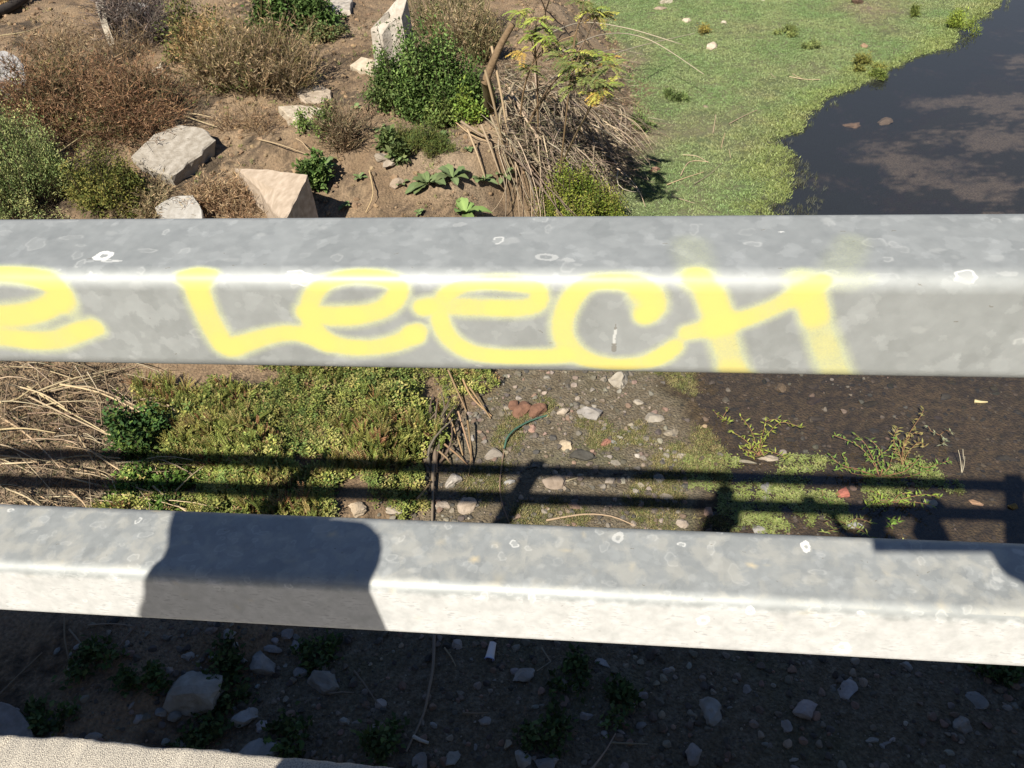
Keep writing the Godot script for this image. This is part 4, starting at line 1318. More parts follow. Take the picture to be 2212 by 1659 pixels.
func build_near_bank() -> void:
	# creeping ground cover on the low bank: one mass of shoots
	var sp := MB.new()
	for k in 26:
		var an := rng.randf() * TAU
		var t := rng.randf()
		var st := Vector3(0.02, 0.09, 0.02) * t
		sp.leaf(st + Vector3(rng.randfn(), rng.randf(), rng.randfn()) * 0.022, Vector3(cos(an), rng.randf_range(-0.1, 0.8), sin(an)).normalized(), (Vector3.UP + Vector3(rng.randfn(), 0, rng.randfn()) * 0.4).normalized(), rng.randf_range(0.022, 0.046), 0.016, Color(1, 1, 1))
	var area := poly([[290, 700], [1080, 640], [1060, 815], [985, 880], [955, 960], [935, 1080], [930, 1180], [620, 1180], [240, 1150], [250, 1040], [330, 960], [300, 900], [330, 800]])
	var xf := []
	var cl := []
	var tries := 0
	while xf.size() < 8600 and tries < 60000:
		tries += 1
		var f := rng.randf_range(4.3, 9.6)
		var x := rng.randf_range(-6.5, -1.2)
		var p := on_ground(x, f)
		if not Geometry2D.is_point_in_polygon(topx(p) + Vector2(na.get_noise_2d(x * 120.0, f * 120.0), na.get_noise_2d(x * 120.0 + 300.0, f * 120.0)) * 70.0, area): continue
		var dn := na.get_noise_2d(x * 70.0 + 31.0, f * 70.0)
		var t2 := topx(p)
		var thin := smoothstep(880.0, 790.0, t2.y) * smoothstep(760.0, 560.0, t2.x) * 0.42 + smoothstep(1075.0, 1130.0, t2.y) * 0.10
		if dn < -0.42 + thin: continue
		var s := rng.randf_range(0.55, 1.25) * (1.0 + 0.8 * nb.get_noise_2d(x * 16.0 + 50.0, f * 16.0))
		p.y += maxf(0.0, 0.10 + dn * 0.25) * rng.randf()
		xf.append(xform(p, s, 0.5))
		p.y += 0.0
		var tone := clampf(1.2 + nb.get_noise_2d(x * 9.0, f * 9.0) * 0.9, 0.85, 1.6)
		cl.append(tone * jitter(mixc([Color(0.22, 0.23, 0.060), Color(0.17, 0.205, 0.050), Color(0.27, 0.25, 0.085), Color(0.11, 0.155, 0.040)][rng.randi() % 4], Color(0.23, 0.15, 0.075), 1.0 if rng.randf() < 0.06 else 0.0), 0.25))
	# taller feathery shoots of a second plant among it
	var fe := MB.new()
	for k in 5:
		var an := rng.randf() * TAU
		var tip := Vector3(cos(an) * 0.07, rng.randf_range(0.10, 0.2), sin(an) * 0.07)
		fe.tube(PackedVector3Array([Vector3.ZERO, tip * 0.5 + Vector3(0, 0.02, 0), tip]), 0.003, 0.0015, 3, Color(0.8, 0.65, 0.5))
		for q in 16:
			var t := 0.25 + 0.75 * q / 15.0
			var e := Vector3(-sin(an), 0.25, cos(an)) * (1.0 if q % 2 == 0 else -1.0)
			e.y = absf(e.y)
			fe.leaf(tip * t, (e + tip * 4.0).normalized(), Vector3.UP, 0.045 * (1.25 - t), 0.010, Color(1, 1, 1))
	var fx := []
	var fc := []
	for k in xf.size():
		var o: Vector3 = xf[k].origin
		if na.get_noise_2d(o.x * 55.0 + 77.0, o.z * 55.0) < 0.02 or rng.randf() < 0.55: continue
		fx.append(xform(o, rng.randf_range(0.7, 1.3), 0.7))
		fc.append(jitter([Color(0.25, 0.26, 0.07), Color(0.18, 0.22, 0.055), Color(0.30, 0.25, 0.10), Color(0.27, 0.15, 0.08)][mini(3, int(rng.randf() * 3.3))], 0.25))
	multi("feathery_shoots", fe.mesh(), M.leaf, fx, fc, "feathery yellow-green shoots standing out of the ground cover", "weeds")
	multi("ground_cover", sp.mesh(), M.leaf, xf, cl, "yellow-green creeping ground cover on the low bank", "ground cover")
	# darker nettles at its left edge
	shrub("nettle_clump", "dark green nettles between the straw heap and the ground cover", fit(272, 812, 400, 1000), {"cols": [Color(0.04, 0.085, 0.025), Color(0.06, 0.115, 0.035), Color(0.09, 0.14, 0.03)], "shoots": 150, "per": 20, "len": 0.055, "wid": 0.032, "cat": "plant"})
	shrub("nettle_clump", "green leafy weeds between the two rail shadows", fit(265, 1010, 440, 1110), {"cols": [Color(0.08, 0.15, 0.03), Color(0.11, 0.18, 0.035)], "shoots": 120, "per": 18, "len": 0.05, "wid": 0.028, "cat": "plant"})
	# straw heap: single reeds as parts, the fine straw as one mass
	var hb := gp(130, 960)
	var heap := thing("straw_heap", "heap of fallen dry reeds and straw on the low bank", "straw", hb)
	var reeds := [[[0, 792], [80, 795], [150, 815]], [[70, 850], [150, 820], [260, 795]], [[75, 852], [160, 826], [290, 790]], [[110, 845], [190, 835], [300, 880], [370, 920]], [[130, 830], [220, 850], [330, 905]], [[60, 835], [150, 890], [250, 945], [300, 965]], [[50, 850], [130, 890], [235, 940]], [[335, 860], [370, 880], [420, 930]], [[340, 862], [385, 895], [410, 925]], [[0, 985], [40, 988], [80, 998]], [[0, 1002], [40, 1000], [75, 998]], [[130, 1008], [200, 1020], [270, 1045], [330, 1065]], [[140, 1030], [220, 1050], [310, 1068]], [[165, 935], [190, 975], [230, 1050], [262, 1100]], [[0, 900], [60, 940], [130, 1010]], [[190, 970], [250, 1010], [330, 1060]], [[0, 1050], [60, 1075], [110, 1110]], [[30, 1075], [80, 1100], [120, 1130]], [[250, 1000], [320, 995], [380, 990]], [[100, 1000], [170, 985], [260, 990]], [[380, 1060], [410, 1030], [450, 1000]], [[0, 870], [40, 860], [120, 800]], [[210, 855], [240, 880], [270, 905]], [[20, 830], [90, 850], [140, 880]], [[330, 1050], [380, 1090], [430, 1120]], [[150, 1060], [180, 1085], [200, 1120]], [[220, 1065], [240, 1090], [250, 1120]], [[-20, 930], [50, 925], [120, 935]]]
	for q in reeds:
		var c3 := []
		for k in q.size(): c3.append(gp(q[k][0], q[k][1], rng.randf_range(0.06, 0.22)))
		var sm := catmull(c3, 0.1)
		var w := PackedVector3Array()
		for s: Vector3 in sm: w.append(s - hb)
		var mb := MB.new()
		mb.tube(w, rng.randf_range(0.008, 0.014), 0.006, 5, jitter(Color(0.44, 0.34, 0.20), 0.25))
		part("reed", mb.mesh(), M.dry, heap)
	for k in 190:
		var p := gp(rng.randf_range(-30, 330), rng.randf_range(770, 1130), rng.randf_range(0.02, 0.2))
		if topx(p).x > 250 and rng.randf() < 0.6: continue
		var an := rng.randf_range(-0.2, 1.2)
		var e := p + Vector3(cos(an), rng.randf_range(-0.05, 0.05), sin(an)) * rng.randf_range(0.3, 0.9)
		e.y = hgt(e.x, -e.z) + rng.randf_range(0.03, 0.2)
		var mb := MB.new()
		mb.tube(curve_pts(p - hb, e - hb, Vector3(0, 0.05, 0), 3), rng.randf_range(0.004, 0.009), 0.003, 4, jitter([Color(0.36, 0.27, 0.17), Color(0.24, 0.17, 0.11), Color(0.45, 0.36, 0.24), Color(0.15, 0.11, 0.075)][rng.randi() % 4], 0.25))
		part("reed", mb.mesh(), M.dry, heap)
	var fz := MB.new()
	for k in 5200:
		var p := gp(rng.randf_range(-60, 360), rng.randf_range(740, 1180), rng.randf_range(0.0, 0.14))
		if topx(p).x > 270 and rng.randf() < 0.7: continue
		fz.leaf(p - hb, Vector3(rng.randfn(), rng.randf_range(-0.15, 0.5), rng.randfn()).normalized(), Vector3(rng.randfn(), 1, rng.randfn()).normalized(), rng.randf_range(0.08, 0.28), 0.009, jitter([Color(0.22, 0.155, 0.095), Color(0.13, 0.095, 0.06), Color(0.30, 0.22, 0.13), Color(0.085, 0.085, 0.035), Color(0.06, 0.05, 0.035)][rng.randi() % 5], 0.3))
	var fo := part("fine_straw", fz.mesh(), M.dry_thin, heap)
	fo.set_meta("kind", "stuff")
	# root stock and broken stems at the edge of the step
	var rb := gp(936, 1000)
	var ro := thing("root_stock", "dark fibrous root stock standing at the edge of the ground cover", "root", rb)
	for k in 16:
		var a := gp(936 + rng.randf_range(-16, 16), 1005 + rng.randf_range(-25, 30), 0.0) - rb
		var b := gp(950 + rng.randf_range(-24, 40), 880 + rng.randf_range(-30, 40), rng.randf_range(0.1, 0.32)) - rb
		var mb := MB.new()
		mb.tube(curve_pts(a, b, Vector3(rng.randfn() * 0.05, 0.06, rng.randfn() * 0.05), 6), rng.randf_range(0.010, 0.030), 0.007, 6, jitter(Color(0.13, 0.10, 0.07), 0.35))
		part("strand", mb.mesh(), M.dry, ro)
	stick("woody_stalk", "grey woody stalk running down from the dark root", [[936, 1000, 0.06], [935, 1060, 0.05], [934, 1130, 0.02]], 0.022, 0.012, Color(0.20, 0.16, 0.11), "stalk")
	var stems := [[[968, 800], [990, 850], [1008, 890]], [[1000, 820], [1020, 860], [1062, 900]], [[1015, 838], [1040, 875], [1060, 905]], [[972, 905], [990, 950], [1000, 985]], [[960, 960], [990, 985], [1010, 1005]], [[990, 890], [1005, 940], [1022, 1000]], [[948, 975], [965, 990], [975, 1005]], [[1010, 910], [1018, 980], [1012, 1030]], [[900, 1080], [925, 1050], [945, 1015]]]
	for q in stems:
		var ps := []
		for k in q.size(): ps.append([q[k][0], q[k][1], 0.16 * (1.0 - k / (q.size() - 1.0)) + 0.015])
		stick("dead_stalk", "broken brown stalk leaning from the ground cover onto the gravel", ps, 0.013, 0.008, jitter(Color(0.27, 0.18, 0.10), 0.3), "stalk", "broken stalks along the step")
	# green hose and the stems beside it
	stick("green_hose", "short bent length of green hose lying on the gravel", [[1089, 970, 0.012], [1094, 950, 0.05], [1110, 930, 0.06], [1145, 910, 0.04], [1182, 898, 0.01]], 0.011, 0.011, Color(0.06, 0.13, 0.09), "hose", "", plain(Color(0.06, 0.13, 0.09), 0.5))
	stick("dry_root", "thin brown root running from the hose across the rail shadows", [[1089, 972, 0.01], [1080, 1040, 0.03], [1084, 1085, 0.02], [1102, 1135, 0.01]], 0.010, 0.007, Color(0.22, 0.15, 0.10), "root")
	stick("bent_stick", "long bent tan stick on gravel behind the lower rail", [[1180, 1125, 0.01], [1260, 1112, 0.03], [1320, 1116, 0.03], [1370, 1136, 0.01]], 0.012, 0.006, Color(0.34, 0.25, 0.16), "stick")
	stick("bent_stick", "short pale stick beside the tan stone in the rail shadow", [[1215, 1042, 0.01], [1235, 1036, 0.01], [1256, 1030, 0.01]], 0.008, 0.006, Color(0.38, 0.32, 0.2), "stick")
	# gravel stones that can be picked apart
	var S := [
		[1336, 826, 46, 34, Color(0.46, 0.42, 0.35), "pale rough boulder at the edge of the wet mud"],
		[1278, 896, 62, 34, Color(0.36, 0.34, 0.32), "large grey fractured stone in the moss"],
		[1216, 891, 26, 18, Color(0.47, 0.40, 0.32), "pale tan stone beside the grey fractured one"],
		[1232, 903, 14, 10, Color(0.40, 0.36, 0.30), "pebble between the tan stone and the grey one"],
		[1412, 904, 38, 24, Color(0.37, 0.34, 0.29), "tan-grey stone at the rim of the mud"],
		[1450, 934, 36, 18, Color(0.30, 0.26, 0.20), "flat brown stone beside the mud rim"],
		[1220, 962, 34, 22, Color(0.58, 0.48, 0.34), "bright cream stone in the middle of the gravel"],
		[1308, 958, 20, 18, Color(0.36, 0.17, 0.125), "small red stone on the moss"],
		[1326, 955, 16, 10, Color(0.27, 0.28, 0.30), "small blue-grey stone beside the red one"],
		[1262, 988, 54, 28, Color(0.085, 0.080, 0.070), "dark wet stone just above the rail shadow"],
		[1195, 945, 18, 14, Color(0.10, 0.095, 0.09), "small dark stone above the cream one"],
		[1150, 925, 18, 18, Color(0.44, 0.28, 0.22), "pinkish stone beside the green hose"],
		[1070, 982, 44, 26, Color(0.30, 0.27, 0.23), "flat grey-brown stone by the root of the hose"],
		[1196, 1042, 44, 38, Color(0.33, 0.27, 0.215), "tan stone half in the upper rail shadow"],
		[976, 1042, 40, 32, Color(0.48, 0.44, 0.39), "whitish stone striped by stem shadows"],
		[1012, 1096, 42, 34, Color(0.42, 0.35, 0.28), "pale pinkish stone behind the lower rail"],
		[955, 1092, 34, 22, Color(0.42, 0.36, 0.29), "pale stone partly under the dark root"],
		[1020, 945, 14, 16, Color(0.38, 0.36, 0.33), "light pebble among the broken stems"],
		[1100, 1043, 22, 10, Color(0.40, 0.40, 0.39), "white-grey pebble between the rail shadows"],
		[1240, 1095, 26, 18, Color(0.30, 0.20, 0.155), "reddish stone under the lower rail shadow"],
		[1238, 1108, 22, 14, Color(0.12, 0.11, 0.10), "dark pebble below the reddish stone"],
		[1345, 1040, 16, 14, Color(0.45, 0.42, 0.33), "pale green-tinged pebble between the rail shadows"],
		[1318, 1040, 24, 16, Color(0.33, 0.29, 0.24), "brown pebble between the rail shadows"],
		[1420, 1035, 26, 18, Color(0.28, 0.26, 0.23), "grey-brown stone at the moss edge"],
		[1372, 925, 18, 14, Color(0.26, 0.24, 0.21), "small grey stone behind the fractured one"],
		[1340, 945, 14, 10, Color(0.40, 0.37, 0.31), "light pebble on the yellow moss"],
		[1380, 870, 20, 12, Color(0.42, 0.38, 0.31), "light stone below the pale boulder"],
		[1120, 860, 14, 10, Color(0.34, 0.30, 0.26), "small stone above the red brick patch"],
		[1180, 818, 16, 10, Color(0.36, 0.33, 0.28), "small stone close under the upper rail"],
		[1375, 985, 16, 12, Color(0.50, 0.46, 0.40), "tiny white stone beside the mud"],
		[1390, 992, 18, 12, Color(0.36, 0.32, 0.27), "tan pebble beside the mud"],
		[1330, 1000, 20, 14, Color(0.28, 0.26, 0.22), "grey pebble beside the dark wet stone"],
		[850, 1105, 44, 24, Color(0.47, 0.41, 0.34), "pale stone in the ground cover behind the lower rail"],
		[770, 1100, 40, 30, Color(0.50, 0.41, 0.30), "cream stone in the ground cover behind the lower rail"],
		[1440, 1075, 26, 18, Color(0.32, 0.28, 0.23), "brown stone in the moss by the lower shadow"],
		[1530, 1110, 26, 24, Color(0.35, 0.24, 0.19), "reddish-brown stone at the shadow's edge"],
		[1470, 1130, 30, 20, Color(0.42, 0.36, 0.30), "pale pinkish stone in the moss behind the lower rail"]]
	for q in S: stone(q[0], q[1], q[2], q[3], q[4], q[5])
	# crumbled red bricks
	for q in [[1128, 888, 44, 40, "largest crumbled red brick sunk into the gravel"], [1160, 890, 46, 30, "crumbled red brick at the end of the green hose"], [1108, 880, 26, 26, "smallest crumbled red brick beside the largest one"]]:
		stone(q[0], q[1], q[2], q[3], Color(0.235, 0.125, 0.082), q[4], "crumbled red bricks", "brick_lump", 9)
	# gravel
	var peb := rock_mesh(1, Vector3(0.02, 0.014, 0.018), 4, 0.08, Color(1, 1, 1), 7)
	xf = []
	cl = []
	for k in 15000:
		var f := rng.randf_range(1.9, 8.4)
		var x := rng.randf_range(-4.5, 3.5)
		var u := table(FOOT, f) - x
		if u > 0.25 + 0.3 * rng.randf() and f > 4.6: continue
		var wet := x - table(SHORE, f)
		if wet > -0.1 and rng.randf() < 0.82: continue
		var s := 0.30 + pow(rng.randf(), 4.0) * 2.0
		xf.append(xform(on_ground(x, f) + Vector3(0, 0.004 * s, 0), s, 0.5))
		cl.append(jitter([Color(0.22, 0.195, 0.16), Color(0.15, 0.13, 0.105), Color(0.30, 0.265, 0.215), Color(0.10, 0.09, 0.08), Color(0.26, 0.19, 0.15)][rng.randi() % 5], 0.3) * (0.55 if wet > -0.1 else 1.0))
	multi("gravel", peb, M.rock, xf, cl, "mixed gravel and grit of the river bed", "gravel")
	# yellow-green moss and thin grass on the gravel
	var tf := MB.new()
	for k in 14: tf.leaf(Vector3(rng.randfn(), 0, rng.randfn()) * 0.02, Vector3(rng.randfn() * 0.7, 1.0, rng.randfn() * 0.7).normalized(), Vector3(rng.randfn(), 0.3, rng.randfn()).normalized(), rng.randf_range(0.018, 0.05), 0.006, Color(1, 1, 1))
	xf = []
	cl = []
	for k in 26000:
		var f := rng.randf_range(4.4, 8.8)
		var x := rng.randf_range(-1.7, 1.5)
		var wet := x - table(SHORE, f)
		if wet > 0.35 or table(FOOT, f) - x > 0.1: continue
		var dn := na.get_noise_2d(x * 75.0 + 9.0, f * 75.0) + 0.30 * smoothstep(-1.5, -0.3, wet) - 0.05
		if dn < 0.13 + 0.16 * rng.randf(): continue
		xf.append(xform(on_ground(x, f), rng.randf_range(0.5, 1.15), 0.5))
		cl.append(jitter([Color(0.25, 0.22, 0.09), Color(0.18, 0.18, 0.065), Color(0.30, 0.25, 0.12), Color(0.13, 0.155, 0.05)][rng.randi() % 4], 0.25))
	multi("moss", tf.mesh(), M.grass, xf, cl, "yellow-green moss and thin grass growing on the gravel", "moss")

func build_meadow() -> void:
	# short grass of the flat bank
	var tf := MB.new()
	for k in 12:
		var d := Vector3(rng.randfn() * 0.8, 1.0, rng.randfn() * 0.8).normalized()
		tf.leaf(Vector3(rng.randfn(), 0, rng.randfn()) * 0.035, d, Vector3(rng.randfn(), 0.4, rng.randfn()).normalized(), rng.randf_range(0.03, 0.07), 0.011, Color(1, 1, 1))
	var xf := []
	var cl := []
	for k in 84000:
		var f := rng.randf_range(8.6, 25.5)
		var x := rng.randf_range(-1.5, 11.5)
		var wet := x - table(SHORE, f) - na.get_noise_2d(x * 90.0 + 500.0, f * 90.0) * 0.3
		var u := table(FOOT, f) - x
		if wet > 0.12 or u > 0.35: continue
		var n := na.get_noise_2d(x * 22.0 + 40.0, f * 22.0)
		var b := nb.get_noise_2d(x * 12.0, f * 12.0)
		if n > 0.30 and rng.randf() < 0.6: continue
		if u > -0.4 and rng.randf() < 0.35: continue
		var s := rng.randf_range(0.55, 1.1)
		var lush := smoothstep(-1.1, -0.1, wet + b * 0.6)
		var c := mixc(Color(0.19, 0.275, 0.105), Color(0.26, 0.315, 0.135), 0.4 + b * 1.2)
		c = mixc(c, Color(0.22, 0.255, 0.075), lush * 0.7)
		c = mixc(c, Color(0.30, 0.28, 0.15), (n - 0.05) * 1.5)
		xf.append(xform(on_ground(x, f) - Vector3(0, 0.004, 0), s * (1.0 + 0.5 * lush), 0.4))
		cl.append(jitter(c, 0.22))
	multi("grass", tf.mesh(), M.grass, xf, cl, "short green grass of the flat river bank", "grass")
	# drowned grass standing in the margin of the stream
	var wg := MB.new()
	for k in 7: wg.leaf(Vector3(rng.randfn(), 0, rng.randfn()) * 0.03, Vector3(rng.randfn() * 0.45, 1.0, rng.randfn() * 0.45).normalized(), Vector3(rng.randfn(), 0.3, rng.randfn()).normalized(), rng.randf_range(0.05, 0.12), 0.009, Color(1, 1, 1))
	var area := poly([[1660, 300], [1700, 300], [1760, 380], [1790, 420], [1760, 470], [1700, 560], [1560, 560], [1640, 450], [1655, 360]])
	xf = []
	cl = []
	for k in 26000:
		var f := rng.randf_range(9.5, 24.0)
		var x := rng.randf_range(1.0, 11.0)
		var wet := x - table(SHORE, f)
		if wet < -0.3 or wet > 1.6: continue
		var p := Vector3(x, maxf(hgt(x, f), -0.05), -f)
		var inn := Geometry2D.is_point_in_polygon(topx(p), area)
		if not inn and (wet > 0.4 or rng.randf() < 0.85): continue
		if inn and na.get_noise_2d(x * 90.0, f * 90.0) < -0.12: continue
		xf.append(xform(p, rng.randf_range(0.6, 1.1), 0.5))
		cl.append(jitter(Color(0.075, 0.078, 0.050) if inn and rng.randf() < 0.8 else Color(0.11, 0.125, 0.055), 0.3))
	multi("marsh_grass", wg.mesh(), M.grass, xf, cl, "dark drowned grass standing in the margin of the stream", "grass")
	# tufts
	var tufts := [[1512, 66, 40, 26, "yellowed weed tuft beside the pale stones on the lawn", [Color(0.26, 0.21, 0.05), Color(0.20, 0.18, 0.06)]], [1695, 68, 56, 26, "green weed tuft on the lawn, the broader of two", [Color(0.22, 0.26, 0.085), Color(0.18, 0.22, 0.07)]], [1746, 96, 44, 24, "green weed tuft on the lawn, the smaller of two", [Color(0.20, 0.24, 0.085), Color(0.16, 0.20, 0.065)]], [1860, 135, 76, 44, "yellow-green weed tuft near the water's edge", [Color(0.24, 0.23, 0.06), Color(0.18, 0.20, 0.055)]], [1970, 25, 40, 26, "green tuft at the far end of the lawn", [Color(0.17, 0.21, 0.05), Color(0.13, 0.17, 0.04)]], [2060, 45, 90, 60, "bright lush tuft where the lawn meets the water", [Color(0.20, 0.25, 0.04), Color(0.15, 0.20, 0.035)]], [1900, 168, 50, 26, "narrow waterside tuft of bright blades", [Color(0.19, 0.24, 0.05), Color(0.14, 0.18, 0.05)]], [1385, 268, 70, 50, "low dark weeds added as painted shade at the edge of the lawn", [Color(0.13, 0.18, 0.06), Color(0.16, 0.20, 0.07)]], [1455, 205, 60, 34, "dark green weeds added as painted shade below the bleached canes", [Color(0.15, 0.20, 0.065), Color(0.12, 0.17, 0.055)]]]  # the last two are added: tree shade put into dark leaf colours
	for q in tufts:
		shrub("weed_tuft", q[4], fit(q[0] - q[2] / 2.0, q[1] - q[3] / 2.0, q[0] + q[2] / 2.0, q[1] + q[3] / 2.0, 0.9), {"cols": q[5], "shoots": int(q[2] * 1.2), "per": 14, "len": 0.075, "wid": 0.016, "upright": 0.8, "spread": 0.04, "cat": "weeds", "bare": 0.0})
	stone(1535, 102, 24, 18, Color(0.66, 0.58, 0.46), "largest pale stone on the lawn")
	stone(1484, 47, 18, 12, Color(0.66, 0.58, 0.46), "pale stone above the yellowed tuft")
	stone(1561, 50, 14, 7, Color(0.66, 0.60, 0.48), "small flat pale stone on the lawn")
	stone(1440, 6, 26, 16, Color(0.60, 0.56, 0.44), "cream stone at the far edge of the lawn")
	stone(1428, 20, 26, 8, Color(0.40, 0.32, 0.24), "tan flat stone beside the cream one")
	stone(1648, 0, 14, 7, Color(0.62, 0.58, 0.48), "far small white stone on the lawn")
	stone(1868, 101, 16, 10, Color(0.40, 0.28, 0.18), "brown pebble above the yellow-green tuft")
	stone(1852, 6, 30, 16, Color(0.13, 0.085, 0.055), "dark brown lump on the far lawn")
	stone(1415, 370, 22, 12, Color(0.26, 0.16, 0.11), "reddish stone in the sapling's shade")
	stone(1290, 262, 20, 10, Color(0.42, 0.33, 0.24), "tan stone at the foot of the branch pile")
	stone(1525, 232, 12, 8, Color(0.34, 0.28, 0.2), "grey-brown pebble on the lawn")
	var twigs := [[[1705, 166], [1740, 172], [1772, 172]], [[1712, 160], [1720, 165], [1735, 172]], [[1575, 268], [1605, 252], [1636, 238]], [[1540, 288], [1544, 265], [1546, 248]], [[1500, 398], [1535, 376], [1560, 352]], [[1475, 335], [1505, 338], [1530, 352]], [[1470, 380], [1490, 350], [1530, 350]], [[1665, 160], [1672, 167], [1676, 168]], [[1558, 320], [1562, 302], [1566, 288]], [[1578, 342], [1576, 330], [1574, 322]], [[1450, 425], [1475, 432], [1500, 440]], [[1180, 455], [1230, 448], [1260, 452]], [[1440, 400], [1480, 385], [1520, 372]]]
	var twig_labels := ["long tan twig lying alone on the open lawn", "short twig touching the long tan one", "straight twig slanting across the lawn towards the water", "upright-looking twig beside the slanting one", "long twig in the grass by the sapling's shade", "curved twig at the edge of the sapling's shade", "forked twig over the curved one", "tiny pale twig near the long tan one", "short pale twig in lush grass", "smallest pale twig in lush grass", "pale twig just behind the upper rail", "broken reed beside the low bush behind the upper rail", "thin twig crossing the sapling's shade"]
	for q in twigs:
		var ps := []
		for p in q: ps.append([p[0], p[1], 0.02])
		stick("fallen_twig", twig_labels[twigs.find(q)], ps, 0.010, 0.006, jitter(Color(0.34, 0.27, 0.17), 0.3), "twig", "thin twigs on the lawn")
	# stones seen through the shallow stream
	stone(1838, 272, 34, 12, Color(0.20, 0.13, 0.085), "brown stone under the shallow water")
	stone(1908, 265, 34, 14, Color(0.17, 0.125, 0.085), "second brown stone under the shallow water")

# sprawling water plant with narrow leaves on reddish stems
func water_plant(label: String, px: float, py: float, stems: Array, col: Color) -> void:
	var b := gp(px, py)
	var root := thing("water_pepper", label, "plant", b)
	for q in stems:
		var c3 := [b]
		for k in q.size(): c3.append(gp(q[k][0], q[k][1], 0.05 + 0.10 * (k + 1.0) / q.size()))
		var sm := catmull(c3, 0.04)
		var w := PackedVector3Array()
		for s: Vector3 in sm: w.append(s - b)
		var mb := MB.new()
		mb.tube(w, 0.005, 0.003, 4, Color(0.24, 0.13, 0.07))
		var st := part("stem", mb.mesh(), M.dry, root)
		var lm := MB.new()
		for i in range(2, w.size()):
			for e in 2:
				var d := Vector3(rng.randfn(), rng.randf_range(-0.1, 0.6), rng.randfn()).normalized()
				lm.leaf(w[i], d, (Vector3.UP + Vector3(rng.randfn(), 0, rng.randfn()) * 0.3).normalized(), rng.randf_range(0.04, 0.085), 0.017, jitter(col, 0.3))
		part("leaves", lm.mesh(), M.leaf, st)

